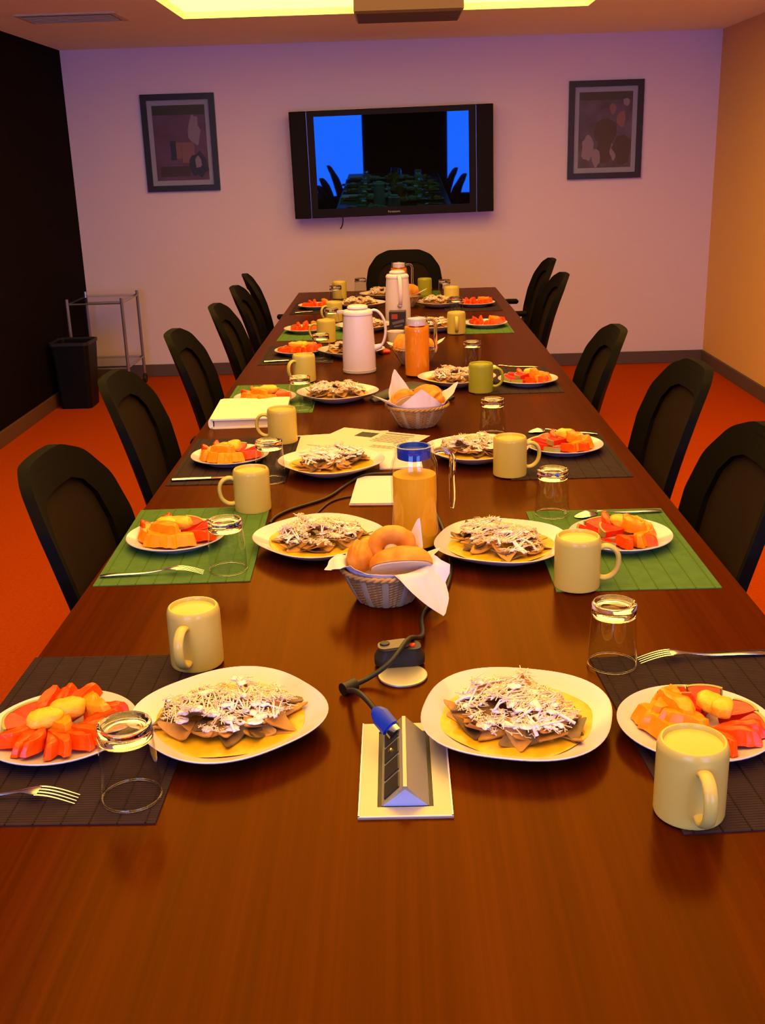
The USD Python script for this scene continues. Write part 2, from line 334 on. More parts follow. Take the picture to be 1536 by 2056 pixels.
pj = thing('ceiling_box', 'dark box hanging inside the lit ceiling recess', 'projector', (0.10, 6.05, ZC - 0.045))
obj('housing', bx(0, 0, 0, 0.55, 0.42, 0.085, 0.012), 'ceiling_box', pj)
obj('bracket', bx(0, 0, 0.0555, 0.2, 0.2, 0.026), 'ceiling_box', pj)
vt = thing('ceiling_vent', 'grey slatted air vent in the ceiling at top left', 'vent', (-1.71, 6.32, ZC))
obj('vent_frame', extr(sbox(-.27, -.17, .27, .17).difference(sbox(-.24, -.14, .24, .14)), 0.008, -0.008), 'vent', vt)
obj('backing', bx(0, 0, -0.0012, .48, .28, .002), 'vent', vt)
for k in range(9):
    obj('slat', move(bx(0, 0, 0, .48, 0.022, 0.002), (0, -0.124 + k * 0.031, -0.009), rx=25), 'vent', vt)

# ------------------------------------------------------------------ table
tb = thing('conference_table', 'long dark wooden conference table laid for breakfast', 'table', (0.008, 0, 0))
TY0, TY1 = 0.32, 6.62
obj('tabletop', bx(0, (TY0 + TY1) / 2, TZ - 0.0175, 1.20, TY1 - TY0, 0.035, 0.002), 'wood', tb)
for y in (0.75, 2.53, 4.14, 5.0):
    obj('leg_panel', bx(0, y, 0.3525, 0.18, 0.05, 0.705, 0.003), 'wood_edge', tb)
obj('modesty_rail', bx(0, (0.775 + 4.975) / 2, 0.655, 0.03, 4.2, 0.10), 'wood_edge', tb)

# ------------------------------------------------------------------ chairs
def warp_back(m):
    v = m.vertices.copy(); x, z = v[:, 0], v[:, 1]                 # polygon plane (x, height)
    t = (z - 0.49) / 0.48
    y = -0.215 - 0.10 * t - 0.035 * t * t + 0.05 * (x / 0.23) ** 2 - v[:, 2]
    m.vertices = np.stack([x, y, z], 1); m.fix_normals(); return m
def back_poly(inset):
    c = [(-.19, .49), (.19, .49), (.222, .65), (.230, .75), (.215, .84), (.165, .908), (.095, .936), (-.095, .936), (-.165, .908), (-.215, .84), (-.230, .75), (-.222, .65)]
    p = Polygon(c).buffer(-0.08).buffer(0.08, quad_segs=10)
    return p.buffer(-inset) if inset else p
def make_chair(label, loc, rz):
    t = thing('office_chair', label, 'chair', loc, rz, None)
    o = back_poly(0)
    ring = extr(o.difference(back_poly(0.070)), 0.024)
    obj('back_frame', warp_back(refine(ring, 0.035)), 'chair_black', t, smooth=40)
    obj('back_mesh', warp_back(refine(extr(back_poly(0.068), 0.005, 0.012), 0.035)), 'chair_mesh', t, smooth=40)
    seat = refine(extr(rrect(0.46, 0.45, 0.09), 0.055), 0.05)
    v = seat.vertices.copy(); top = v[:, 2] > 0.03
    v[top, 2] -= 0.03 * ((v[top, 0] / .23) ** 4 + (v[top, 1] / .225) ** 4) ; v[:, 2] += 0.43; v[:, 1] += 0.02; seat.vertices = v
    obj('seat', seat, 'chair_fabric', t, smooth=50)
    obj('back_bracket', sweep(spline([(0, -0.02, .425), (0, -0.20, .425), (0, -0.243, .47), (0, -0.252, .56)], 12), 0.03, 10, 0.45, up=(0, 1, .3)), 'chair_black', t)
    for s in (-1, 1):
        obj('armrest_post', sweep(spline([(s * .19, -0.04, .42), (s * .262, -0.04, .43), (s * .272, -0.05, .50), (s * .272, -0.10, .655)], 14), 0.011, 8), 'chrome', t)
        obj('armrest_pad', bx(s * .272, -0.07, .67, .055, .22, .026, .009), 'chair_black', t)
    obj('mechanism', bx(0, 0, .405, .16, .22, .048, .01), 'chair_black', t)
    obj('gas_column', cat(lathe([(0, .09), (.026, .09), (.026, .24), (.018, .24), (.018, .385), (0, .385)], 16)), 'chrome', t)
    for k in range(5):
        a = k * 2 * PI / 5 + 0.3
        c, s_ = math.cos(a), math.sin(a)
        l = obj('base_leg', sweep([(0.015 * c, 0.015 * s_, .105), (.15 * c, .15 * s_, .095), (.29 * c, .29 * s_, .075)], [.026, .022, .016], 8), 'black', t)
        w = move(lathe([(0, -.02), (.024, -.02), (.027, -.012), (.027, .012), (.024, .02), (0, .02)], 14), (0, 0, 0), rx=90)
        obj('caster', cat(move(w, (.29 * c, .29 * s_, .0275), rz=math.degrees(a)), rod((.29 * c, .29 * s_, .0275), (.29 * c, .29 * s_, .075), .008, 6)), 'black', l)
    return t
chairs = [(-0.47, 1.30, -92, 'black mesh office chair nearest on the left, almost outside the frame'),
          (-0.39, 2.09, -91, 'black mesh office chair beside the front green placemat on the left'),
          (-0.465, 2.97, -89, 'black mesh office chair on the left just before the white notebook'),
          (-0.45, 3.78, -89, 'black mesh office chair on the left just past the white notebook'),
          (-0.415, 4.50, -89, 'black mesh office chair on the left level with the near white thermos jug'),
          (-0.43, 5.20, -88, 'black mesh office chair on the left, second from the far end'),
          (-0.455, 5.82, -82, 'black mesh office chair at the far end of the left row'),
          (0.425, 2.14, 90, 'black mesh office chair nearest on the right, cut by the frame edge'),
          (0.48, 2.90, 90, 'black mesh office chair on the right, second from the front'),
          (0.40, 3.60, 88, 'black mesh office chair on the right standing alone in the middle of its row'),
          (0.49, 5.38, 89, 'black mesh office chair on the right, nearer of the far overlapping pair'),
          (0.545, 6.20, 89, 'black mesh office chair on the right, farther of the far overlapping pair'),
          (0.055, 6.50, 180, 'black mesh office chair at the head of the table under the screen')]
c0 = None
for x, y, rz, lab in chairs:
    if c0 is None: c0 = make_chair(lab, (x, y, 0), rz)
    else:
        q = dup(c0, (x, y, 0), rz, lab)
        if y > 6.4: UsdGeom.Xformable(q).AddScaleOp().Set(Gf.Vec3f(1.03, 1.0, 1.025))

# ------------------------------------------------------------------ wall things
tv = thing('television', 'wide black flat television on the far wall reflecting blue windows', 'television', (0.0, 7.785, 1.479))
UsdGeom.Xformable(tv).AddRotateXYZOp().Set(Gf.Vec3f(2.3, -0.6, 0.0))
W, H = 1.392, 0.706
obj('bezel', move(extr(sbox(-.575, -H / 2, .575, H / 2).difference(sbox(-.53, -.295, .53, .315)), 0.09), (0, 0.075, 0), rx=90), 'tv_body', tv)
obj('screen', bx(0, 0.01, 0.01, 1.07, 0.02, 0.62), 'tv_screen', tv)
obj('back_casing', bx(0, 0.065, 0, 1.05, 0.06, 0.6), 'black', tv)
for s in (-1, 1):
    obj('speaker_panel', bx(s * .638, 0.03, 0, 0.115, 0.09, H, 0.004), 'tv_speaker', tv)
    obj('trim_line', bx(s * .578, -0.012, 0, 0.004, 0.008, H - .01), 'tv_line', tv)
lg = meshkit.text_mesh('Panasonic', 0.013, 0.002)
lg.apply_translation((-lg.bounds[:, 0].mean(), 0, 0))
obj('brand_lettering', move(lg, (0, -0.0145, -0.333), rx=90), 'logo', tv, smooth=False)
obj('wall_bracket', bx(0, 0.12, 0, 0.4, 0.055, 0.25), 'black', tv)
cb = obj('wall_cable', sweep(spline([(-.36, 7.945, 1.2), (-.365, 7.948, 1.09), (-.375, 7.95, 1.05), (-.385, 7.947, 1.035)], 12), 0.004, 6), 'cable'); tag(cb, 'short dark cable end hanging below the television', 'cable')

def picture(name_label, cx, prints, base):
    t = thing('framed_picture', name_label, 'picture', (cx, YF - 0.002, 1.65))
    w, h = 0.515, 0.648
    R = lambda m: move(m, (0, 0, 0), rx=90)
    obj('frame', R(extr(sbox(-w / 2, -h / 2, w / 2, h / 2).difference(sbox(-w / 2 + .04, -h / 2 + .04, w / 2 - .04, h / 2 - .04)), 0.026)), 'frame_dark', t)
    obj('mount', R(extr(sbox(-w / 2 + .03, -h / 2 + .03, w / 2 - .03, h / 2 - .03), 0.008)), 'mount', t)
    pr = obj('print', R(extr(sbox(-.185, -.25, .185, .25), 0.001, 0.008)), base, t)
    for k, (poly, m) in enumerate(prints):
        obj('printed_shape', R(extr(Polygon(poly).buffer(0.004), 0.0008, 0.009 + 0.0003 * k)), m, pr)
    obj('glazing', R(extr(sbox(-w / 2 + .035, -h / 2 + .035, w / 2 - .035, h / 2 - .035), 0.002, 0.016)), 'picture_glass', t)
def blob(cx, cy, rx, ry, n=14, seed=0, a=0.25):
    r = random.Random(seed); return [(cx + rx * (1 + r.uniform(-a, a)) * math.cos(k * 2 * PI / n), cy + ry * (1 + r.uniform(-a, a)) * math.sin(k * 2 * PI / n)) for k in range(n)]
rc = lambda a, b, c, d: [(a, b), (c, b), (c, d), (a, d)]
picture('dark framed reddish picture on the far wall left of the television', -1.485,
        [(rc(-.18, .19, .18, .245), 'p_green'), (blob(.10, .08, .035, .10, 14, 2), 'p_pale'), (rc(-.07, -.11, -.04, .01), 'p_navy'), (rc(-.03, -.10, .0, 0.0), 'p_pink'), (rc(.01, -.13, .09, .0), 'p_pink'),
         (blob(.12, -.15, .06, .08, 14, 3), 'p_navy'), (blob(.115, -.13, .02, .035, 12, 4), 'p_pale'), (rc(-.15, -.22, .05, -.16), 'p_brown')], 'print_left')
picture('dark framed bluish picture on the far wall right of the television', 1.49,
        [(rc(-.18, .20, .18, .245), 'p_green'), (blob(.0, -.01, .075, .085, 18, 5, .08), 'p_brown'), (blob(.0, -.13, .05, .09, 14, 6, .1), 'p_brown'), (blob(-.12, -.12, .04, .09, 14, 7), 'p_pale'), (blob(-.06, -.18, .03, .06, 12, 8), 'p_pale'),
         (blob(.06, -.14, .02, .05, 12, 9), 'p_pale'), (blob(.11, .07, .025, .05, 12, 10), 'p_pink'), (blob(.14, .18, .02, .02, 10, 11), 'p_pale'), (blob(.05, .14, .02, .03, 10, 12), 'p_pink'), (blob(.12, -.12, .06, .1, 14, 13), 'p_brown')], 'print_right')

# trolley with glass shelves and the bin, back left corner
tr = thing('glass_trolley', 'chrome trolley with glass shelves in the far left corner', 'trolley', (-2.03, 7.50, 0))
for sx in (-1, 1):
    for sy in (-1, 1):
        p_ = obj('post', rod((sx * .185, sy * .23, .07), (sx * .185, sy * .23, .665), .011, 10), 'chrome', tr)
        obj('caster', move(lathe([(0, -.012), (.03, -.012), (.033, -.006), (.033, .006), (.03, .012), (0, .012)], 14), (sx * .185, sy * .23, .034), ry=90), 'dark_grey', p_)
for z in (.20, .64):
    obj('shelf', bx(0, 0, z, .36, .45, .008, .002), 'shelf_glass', tr)
    for sx in (-1, 1): obj('rail', rod((sx * .185, -.23, z - .01), (sx * .185, .23, z - .01), .006, 8), 'chrome', tr)
    for sy in (-1, 1): obj('rail', rod((-.185, sy * .23, z - .01), (.185, sy * .23, z - .01), .006, 8), 'chrome', tr)
bn = thing('waste_bin', 'black square waste bin on the floor before the glass trolley', 'bin', (-2.115, 6.98, 0))
o_ = rrect(.25, .25, .03)
bb = extr(rrect(.25, .25, .03).difference(rrect(.236, .236, .026)), .42, 0.004)
v = bb.vertices.copy(); v[:, :2] *= (0.82 + 0.18 * v[:, 2] / .424)[:, None]; bb.vertices = v
obj('body', cat(bb, extr(rrect(.20, .20, .025), .012)), 'black', bn)
obj('rim', extr(rrect(.262, .262, .034).difference(rrect(.236, .236, .026)), .02, .415), 'dark_grey', bn)

# ------------------------------------------------------------------ table ware builders
def make_mat(colour, label, loc, rz):
    t = thing('placemat', label, 'placemat', loc, rz)
    W, L, n = .295, .46, 92
    ys = np.linspace(-L / 2, L / 2, n * 3 + 1); prof = np.array([0.0029 if k % 3 else 0.0017 for k in range(len(ys))])
    poly = Polygon([(ys[0], 0)] + [(ys[k], prof[k]) for k in range(len(ys))] + [(ys[-1], 0)])
    m = trimesh.creation.extrude_polygon(poly, W, engine='earcut')   # profile (y, z) extruded along x
    v = m.vertices; m.vertices = np.stack([v[:, 2] - W / 2, v[:, 0], v[:, 1]], 1); m.fix_normals()
    obj('bamboo_slats', m, 'mat_' + colour, t, smooth=False, kind='stuff')
    for k in range(9):
        obj('stitching', bx(-W / 2 + .012 + k * (W - .024) / 8, 0, .0027, .0018, L, .0012), 'mat_' + colour + '2', t)
    return t
protos = {}
def put(key, build, label, loc, rz, group=None):
    if key not in protos:
        protos[key] = build(label, loc, rz)
        if group: protos[key].SetCustomDataByKey('group', group)
        return protos[key]
    return dup(protos[key], loc, rz, label, group)

def build_mug(colour):
    def f(label, loc, rz):
        t = thing('mug', label, 'mug', loc, rz)
        pr = [(.0375, 0), (.0405, .0), (.0413, .003), (.0412, .085), (.0395, .0925), (.0372, .0952), (.0352, .0952), (.0342, .0935), (.0335, .0895), (0, .0888),
              (0, .083), (.033, .083), (.0368, .078), (.0372, .004)]
        body = lathe(pr[:10], 48)
        inner = lathe([(0, .083)] + [(.033, .083), (.0368, .078), (.0375, 0)], 48); inner.invert()
        obj('body', cat(body, inner), 'mug_' + colour, t, smooth=40)
        h = spline([(0.039, 0, .073), (.054, 0, .0765), (.068, 0, .067), (.0725, 0, .048), (.067, 0, .028), (.053, 0, .017), (.039, 0, .018)], 26)
        obj('handle', sweep(h, .0075, 12, 0.68, up=None if False else (0, 1, 0)) if False else sweep(h, .0048, 12, 1.7, up=(0, 1, 0)), 'mug_' + colour, t, smooth=60)
        return t
    return f
def build_glass(label, loc, rz):
    t = thing('tumbler', label, 'glass', loc, rz)
    pr = [(.0362, 0.0), (.0376, .0008), (.0378, .002), (.0335, .080), (.0332, .086), (.0338, .0885), (.0330, .0915), (.0330, .096), (.0335, .0990), (.0325, .1015), (.0300, .1025), (.0275, .1018), (.025, .0995), (.012, .0985), (0, .0983)]
    outer = lathe(pr, 44)
    inn = lathe([(0, .0885), (.018, .0883), (.027, .0868), (.0306, .081), (.0362, 0.0)], 44); inn.invert()
    k = 3
    wall_o = lathe([(.0362, 0), (.0376, .0008), (.0378, .002), (.0335, .0815), (.0322, .0815), (.0362, 0)][:5] + [(.0364, .002)], 44)
    obj('wall', wall_o, 'thin_glass', t, smooth=45)
    tr_ = np.linspace(0, 2 * PI, 45); obj('lip', lathe([(.0362 + .0014 * math.cos(q), .0016 + .0015 * math.sin(q)) for q in np.linspace(0, 2 * PI, 9)[:-1]], 44), 'glass', t, smooth=60)
    obj('thick_base', lathe([(0, .0885), (.018, .0883), (.027, .0868), (.0318, .0822), (.0335, .0820), (.0332, .086), (.0338, .0885), (.0330, .0915), (.0330, .096), (.0335, .0990), (.0325, .1015), (.0300, .1025), (.0275, .1018), (.025, .0995), (.012, .0985), (0, .0983)], 44), 'glass', t, smooth=45)
    return t
def superell(n, R=1.0):
    return lambda t: R / (abs(math.cos(t)) ** n + abs(math.sin(t)) ** n) ** (1.0 / n)
def build_dinner(label, loc, rz):
    t = thing('dinner_plate', label, 'plate', loc, rz)
    R = .127
    pr = [(0, .003), (R * .52, .003), (R * .55, 0), (R * .62, 0), (R * .66, .004), (R * .85, .0135), (R * .995, .0245), (R, .0262), (R * .99, .0272), (R * .84, .0175), (R * .70, .0108), (R * .58, .008), (0, .0078)]
    obj('plate_body', lathe(pr, 72, superell(2.55)), 'porcelain', t, smooth=40)
    return t
def build_fruit_plate(label, loc, rz):
    t = thing('fruit_plate', label, 'plate', loc, rz)
    R = .103
    pr = [(0, .003), (R * .52, .003), (R * .55, 0), (R * .62, 0), (R * .66, .004), (R * .85, .011), (R * .995, .0185), (R, .020), (R * .99, .021), (R * .84, .0145), (R * .70, .0098), (R * .58, .008), (0, .0078)]
    obj('plate_body', lathe(pr, 64), 'porcelain', t, smooth=40)
    return t

def chip_mesh(rng, s):
    a0 = rng.uniform(0, 6.28); c = [(s * math.cos(a0 + k * 2.094 + rng.uniform(-.2, .2)), s * math.sin(a0 + k * 2.094 + rng.uniform(-.2, .2))) for k in range(3)]
    m = refine(extr(Polygon(c).buffer(.003, quad_segs=2), .0022), .009)
    v = m.vertices.copy(); k1, k2, d = rng.uniform(8, 22), rng.uniform(-12, 12), rng.uniform(0, 6.28)
    x = v[:, 0] * math.cos(d) + v[:, 1] * math.sin(d); y = -v[:, 0] * math.sin(d) + v[:, 1] * math.cos(d)
    v[:, 2] += k1 * x * x + k2 * y * y * .5 + .002 * (meshkit.noise(v * 120, 3) - .5); m.vertices = v
    return m
def build_chilaquiles(variant):
    def f(label, loc, rz):
        rng = random.Random(100 + variant); nr = np.random.default_rng(200 + variant)
        t = thing('chilaquiles', label, 'food', loc, rz)
        R = .127 * .80
        obj('salsa', lathe([(0, .0085), (R * .70, .0085), (R * .9, .0105), (R, .0150), (R * .97, .0156), (R * .9, .0153), (0, .0150)], 60, superell(2.5)), 'salsa', t, smooth=40)
        ex, ey = .086, .060
        if variant == 1: ex, ey = .082, .066
        dome = lambda x, y: .016 + .026 * max(0, 1 - ((x / ex) ** 2 + (y / ey) ** 2) ** 1.2)
        surf = []
        for k in range(34):
            r, a = math.sqrt(rng.random()) * 1.0, rng.uniform(0, 6.28)
            if k < 12: a = k * .5236 + rng.uniform(-.2, .2); r = rng.uniform(.78, 1.0)
            x, y = r * ex * math.cos(a), r * ey * math.sin(a)
            tilt = rng.uniform(0, 30) * r
            c = chip_mesh(rng, rng.uniform(.019, .029))
            c = move(c, (0, 0, 0), rz=rng.uniform(0, 360)); ax = (-math.sin(a), math.cos(a), 0)
            c.apply_transform(trimesh.transformations.rotation_matrix(math.radians(tilt + rng.uniform(-14, 14)), ax))
            z = dome(x, y) - .008 * (1 - r) + rng.uniform(-.002, .004)
            c.apply_translation((x, y, z)); 
            lo = c.bounds[0][2]
            if lo < .0135: c.apply_translation((0, 0, .0135 - lo))
            surf.append(c)
            obj('tortilla_chip', c, 'chip' if rng.random() < .62 else 'chip_dark', t, smooth=40)
        pile = cat(*surf); 
        def top(x, y):
            """height of the pile under a small disc, from its vertices"""
            d = (pile.vertices[:, 0] - x) ** 2 + (pile.vertices[:, 1] - y) ** 2
            k = d < .009 ** 2
            return max(.016, pile.vertices[k, 2].max() if k.any() else 0)
        # cream: zig-zag threads and puddles
        parts = []
        nz = 15 if variant == 2 else 9
        for b in range(2):
            a = rng.uniform(-.4, .4) if variant != 2 else rng.uniform(.05, .2); pts = []
            for k in range(nz * 2):
                u = -ex * .88 + 2 * ex * .88 * k / (nz * 2 - 1); w = (ey * .78 if k % 2 else -ey * .78) * rng.uniform(.55, 1.05) * math.sqrt(max(.1, 1 - (u / ex) ** 2))
                pts.append((u * math.cos(a) - w * math.sin(a), u * math.sin(a) + w * math.cos(a), 0))
            P = spline(pts, nz * 2 * 7)
            P[:, 2] = [top(x, y) for x, y, _ in P]
            z = np.convolve(np.pad(P[:, 2], 2, mode='edge'), np.ones(5) / 5, 'valid'); P[:, 2] = np.maximum(z, P[:, 2] - .003) + .0016
            parts.append(sweep(P, .0019 if variant == 2 else nr.uniform(.0011, .0016), 6))
        for k in range(40):
            r, a = math.sqrt(rng.random()) * .97, rng.uniform(0, 6.28); x, y = r * ex * math.cos(a), r * ey * math.sin(a)
            q = trimesh.creation.icosphere(2, 1.0); q.vertices *= [rng.uniform(.004, .012), rng.uniform(.004, .009), rng.uniform(.0018, .003)]
            q.vertices *= 1 + 1.3 * (meshkit.noise(q.vertices * 190 + k * 7, 5)[:, None] - .5)
            parts.append(move(q, (x, y, top(x, y) - .0003), rz=rng.uniform(0, 180)))
        for k in range(18):                                   # drips running down over the edge of the pile
            a = rng.uniform(0, 6.28); rr = [rng.uniform(.62, .8), .92, rng.uniform(1.0, 1.12)]
            P = spline([(q * ex * math.cos(a + j * .05), q * ey * math.sin(a + j * .05), top(q * ex * math.cos(a), q * ey * math.sin(a)) + .0015) for j, q in enumerate(rr)], 9)
            parts.append(sweep(P, np.linspace(.0016, .0026, 9) * rng.uniform(.8, 1.2), 7, .8))
        obj('cream', cat(*parts), 'cream', t, smooth=60)
        # shredded cheese
        st = []
        for k in range(900 if variant != 2 else 460):
            r, a = rng.random() ** .55 * 1.06, rng.uniform(0, 6.28); x, y = r * ex * math.cos(a), r * ey * math.sin(a)
            z = top(x, y) + rng.uniform(.0005, .005); d = rng.uniform(0, 6.28); L = rng.uniform(.003, .009)
            u = np.array([math.cos(d), math.sin(d), rng.uniform(-.35, .35)]) * L; w = np.array([-math.sin(d), math.cos(d), rng.uniform(-.5, .5)]) * L * rng.uniform(-.5, .5)
            c = np.array([x, y, z]); st.append(sweep([c - u, c + w * .5, c + u], rng.uniform(.0004, .0008), 4, sq=True))
        obj('shredded_cheese', cat(*st), 'cheese', t, smooth=False, kind='stuff')
        return t
    return f

def build_fork(label, loc, rz):
    t = thing('fork', label, 'fork', loc, rz)
    P = spline([(-.10, 0, .003), (-.06, 0, .005), (0, 0, .007), (.03, 0, .012), (.05, 0, .013)], 26)
    w = np.interp(np.linspace(0, 1, 26), [0, .06, .2, .7, .82, .92, 1], [.005, .0068, .0062, .0032, .0035, .0085, .0115])
    obj('handle', sweep(P, w, 12, np.interp(np.linspace(0, 1, 26), [0, .7, 1], [.22, .55, .13]), up=(0, 0, 1)), 'steel', t, smooth=60)
    for k in range(4):
        y = -.0096 + k * .0064
        obj('tine', sweep(spline([(.047, y, .013), (.065, y, .0115), (.085, y, .006), (.097, y, .0018)], 10), np.linspace(.0017, .0009, 10), 8, .7, up=(0, 0, 1)), 'steel', t, smooth=60)
    return t
def build_spoon(label, loc, rz):
    t = thing('spoon', label, 'spoon', loc, rz)
    P = spline([(-.10, 0, .003), (-.06, 0, .005), (0, 0, .007), (.03, 0, .011), (.045, 0, .0118)], 26)
    w = np.interp(np.linspace(0, 1, 26), [0, .06, .2, .75, 1], [.005, .0068, .0062, .003, .0042])
    obj('handle', sweep(P, w, 12, np.interp(np.linspace(0, 1, 26), [0, .7, 1], [.22, .55, .4]), up=(0, 0, 1)), 'steel', t, smooth=60)
    th, n, mrow = [], 28, 8
    V, Fc = [(.068, 0, .0135)], []
    for i in range(1, mrow + 1):
        r = i / mrow
        for k in range(n):
            a = k * 2 * PI / n; V.append((.068 + r * .026 * math.cos(a), r * .0185 * math.sin(a) * (1 + .1 * math.cos(a)), .0135 - .0075 * r * r - .004 * r * math.cos(a) * (math.cos(a) > 0)))
    for k in range(n): Fc.append((0, 1 + k, 1 + (k + 1) % n))
    for i in range(mrow - 1):
        for k in range(n):
            A, B = 1 + i * n + k, 1 + i * n + (k + 1) % n; Fc += [(A, A + n, B + n), (A, B + n, B)]
    obj('bowl', shell(np.array(V), np.array(Fc), .0014), 'steel', t, smooth=60)
    return t
def build_knife(label, loc, rz):
    t = thing('knife', label, 'knife', loc, rz)
    obj('handle', sweep([(-.10, 0, .004), (-.096, 0, .004), (-.05, 0, .0042), (0, 0, .004)], [.004, .0075, .007, .006], 12, .5, up=(0, 0, 1)), 'steel', t, smooth=60)
    bl = extr(Polygon([(-.002, -.006), (.08, -.009), (.1, -.006), (.106, 0.004), (.1, .0075), (-.002, .006)]), .0016, .0032); obj('blade', bl, 'steel', t)
    return t

# fruit pieces: one small mesh each
def crescent(rng, L, w, h, bend):
    """a cut slice: bent slab with tapering ends and flat cut faces"""
    u = np.linspace(-1, 1, 9); hw = w / 2 * np.clip(1 - np.abs(u) ** 3.5, .42, 1); y0 = bend * (1 - u * u)
    pts = [(a * L / 2, b - c) for a, b, c in zip(u, y0, hw)] + [(a * L / 2, b + c) for a, b, c in zip(u[::-1], y0[::-1], hw[::-1])]
    m = refine(extr(Polygon(pts).buffer(-.0012).buffer(.0012, quad_segs=2), h), .009); v = m.vertices.copy()
    t = v[:, 2] / h; v[:, 1] = v[:, 1] * (1 - .30 * t) + .004 * t; v[:, 0] *= 1 - .14 * t * t
    v[:, 2] += t * h * .22 * (meshkit.noise(v * 60 + rng.uniform(0, 50), 2) - .5); v += .0022 * (meshkit.noise(v * 130 + rng.uniform(0, 50), 3)[:, None] - .5); m.vertices = v; return m
def chunk(rng, s):
    m = trimesh.creation.icosphere(2, 1.0); v = m.vertices
    v = np.sign(v) * np.abs(v) ** .75; v = v * [s * rng.uniform(.9, 1.4), s * rng.uniform(.8, 1.1), s * .62]
    v += v * .75 * (meshkit.fbm(v * 60 + rng.uniform(0, 50), 3, 4)[:, None] - .5); v[:, 2] -= v[:, 2].min(); m.vertices = v; return m
def wedge(rng, s):
    a = rng.uniform(.8, 1.0); c = [(0, 0)] + [(s * math.cos(t), s * math.sin(t)) for t in np.linspace(-a / 2, a / 2, 7)]
    m = refine(extr(Polygon(c).buffer(-.003).buffer(.003, quad_segs=3), .013), .012); v = m.vertices.copy(); v += .0014 * (meshkit.noise(v * 160, 6)[:, None] - .5); v[:, 0] -= s * .55; m.vertices = v
    c2 = [(s * math.cos(t), s * math.sin(t)) for t in np.linspace(-a / 2, a / 2, 9)] + [((s + .004) * math.cos(t), (s + .004) * math.sin(t)) for t in np.linspace(a / 2, -a / 2, 9)]
    rd = extr(Polygon(c2), .0135); rd.apply_translation((-s * .55, 0, 0)); return m, rd
NAMES = {'p': ('papaya_slice', 'papaya slice'), 'm': ('melon_slice', 'melon slice'), 'w': ('watermelon_slice', 'watermelon slice'), 'n': ('pineapple_chunk', 'pineapple chunk')}
LOOKS = {'p': 'orange-red papaya slice', 'm': 'pale orange melon slice', 'w': 'red watermelon slice', 'n': 'yellow pineapple chunk'}
def fruit(place, cx, cy, z0, layout, seed):
    rng = random.Random(seed)
    cw = lambda q: (100 - q[1]) % 360                    # clockwise from the far side of the plate
    rank = {k: [id(q) for q in sorted([q for q in layout if q[0] == k], key=cw)] for k in 'pmwn'}
    for q in layout:
        kind, ang, rr, zz = q
        a = math.radians(ang + rng.uniform(-5, 5)); r = rr * .103; x, y, z = cx + r * math.cos(a), cy + r * math.sin(a), z0 + zz + rng.uniform(0, .0015)
        nk_ = len(rank[kind]); lab = f'{LOOKS[kind]} at {place}' if nk_ == 1 else f'{ORD[rank[kind].index(id(q))]} {LOOKS[kind]} clockwise from back, {place}'; grp = f'{NAMES[kind][1]}s at {place}'
        d = math.degrees(a)
        if kind == 'w':
            t = thing('watermelon_slice', lab, 'fruit', (x, y, z), d + rng.uniform(-25, 25), grp)
            UsdGeom.Xformable(t).AddRotateXYZOp().Set(Gf.Vec3f(rng.uniform(-9, 9), -12 if rr > .45 else rng.uniform(-6, 6), 0))
            f, rd = wedge(rng, rng.uniform(.05, .058)); obj('flesh', f, 'watermelon', t, smooth=40); obj('rind', rd, 'rind', t)
        else:
            if kind == 'p': m, rot = crescent(rng, rng.uniform(.062, .074), .022, .019, .006), d + rng.uniform(-15, 25) + (25 if ang > 180 or ang < 0 else -25)
            elif kind == 'm': m, rot = crescent(rng, rng.uniform(.062, .076), .034, .023, .010), d + 90 + rng.uniform(-20, 20)
            else: m, rot = chunk(rng, rng.uniform(.018, .022)), rng.uniform(0, 360)
            m = move(m, (0, 0, 0), rz=rot, ry=0)
            if kind in 'pm' and rr > .4:
                m.apply_transform(trimesh.transformations.rotation_matrix(math.radians(8), (math.sin(a), -math.cos(a), 0)))
            m.apply_translation((0, 0, -m.bounds[0][2]))
            g = UsdGeom.Mesh(obj(NAMES[kind][0], m, {'p': 'papaya', 'm': 'melon', 'n': 'pineapple'}[kind], smooth=50))
            g.AddTranslateOp().Set(Gf.Vec3d(x, y, z)); tag(g.GetPrim(), lab, 'fruit', grp)
ORD = ['first', 'second', 'third', 'fourth', 'fifth', 'sixth', 'seventh', 'eighth', 'ninth', 'tenth', 'eleventh', 'twelfth', 'thirteenth', 'fourteenth', 'fifteenth']
B = .009
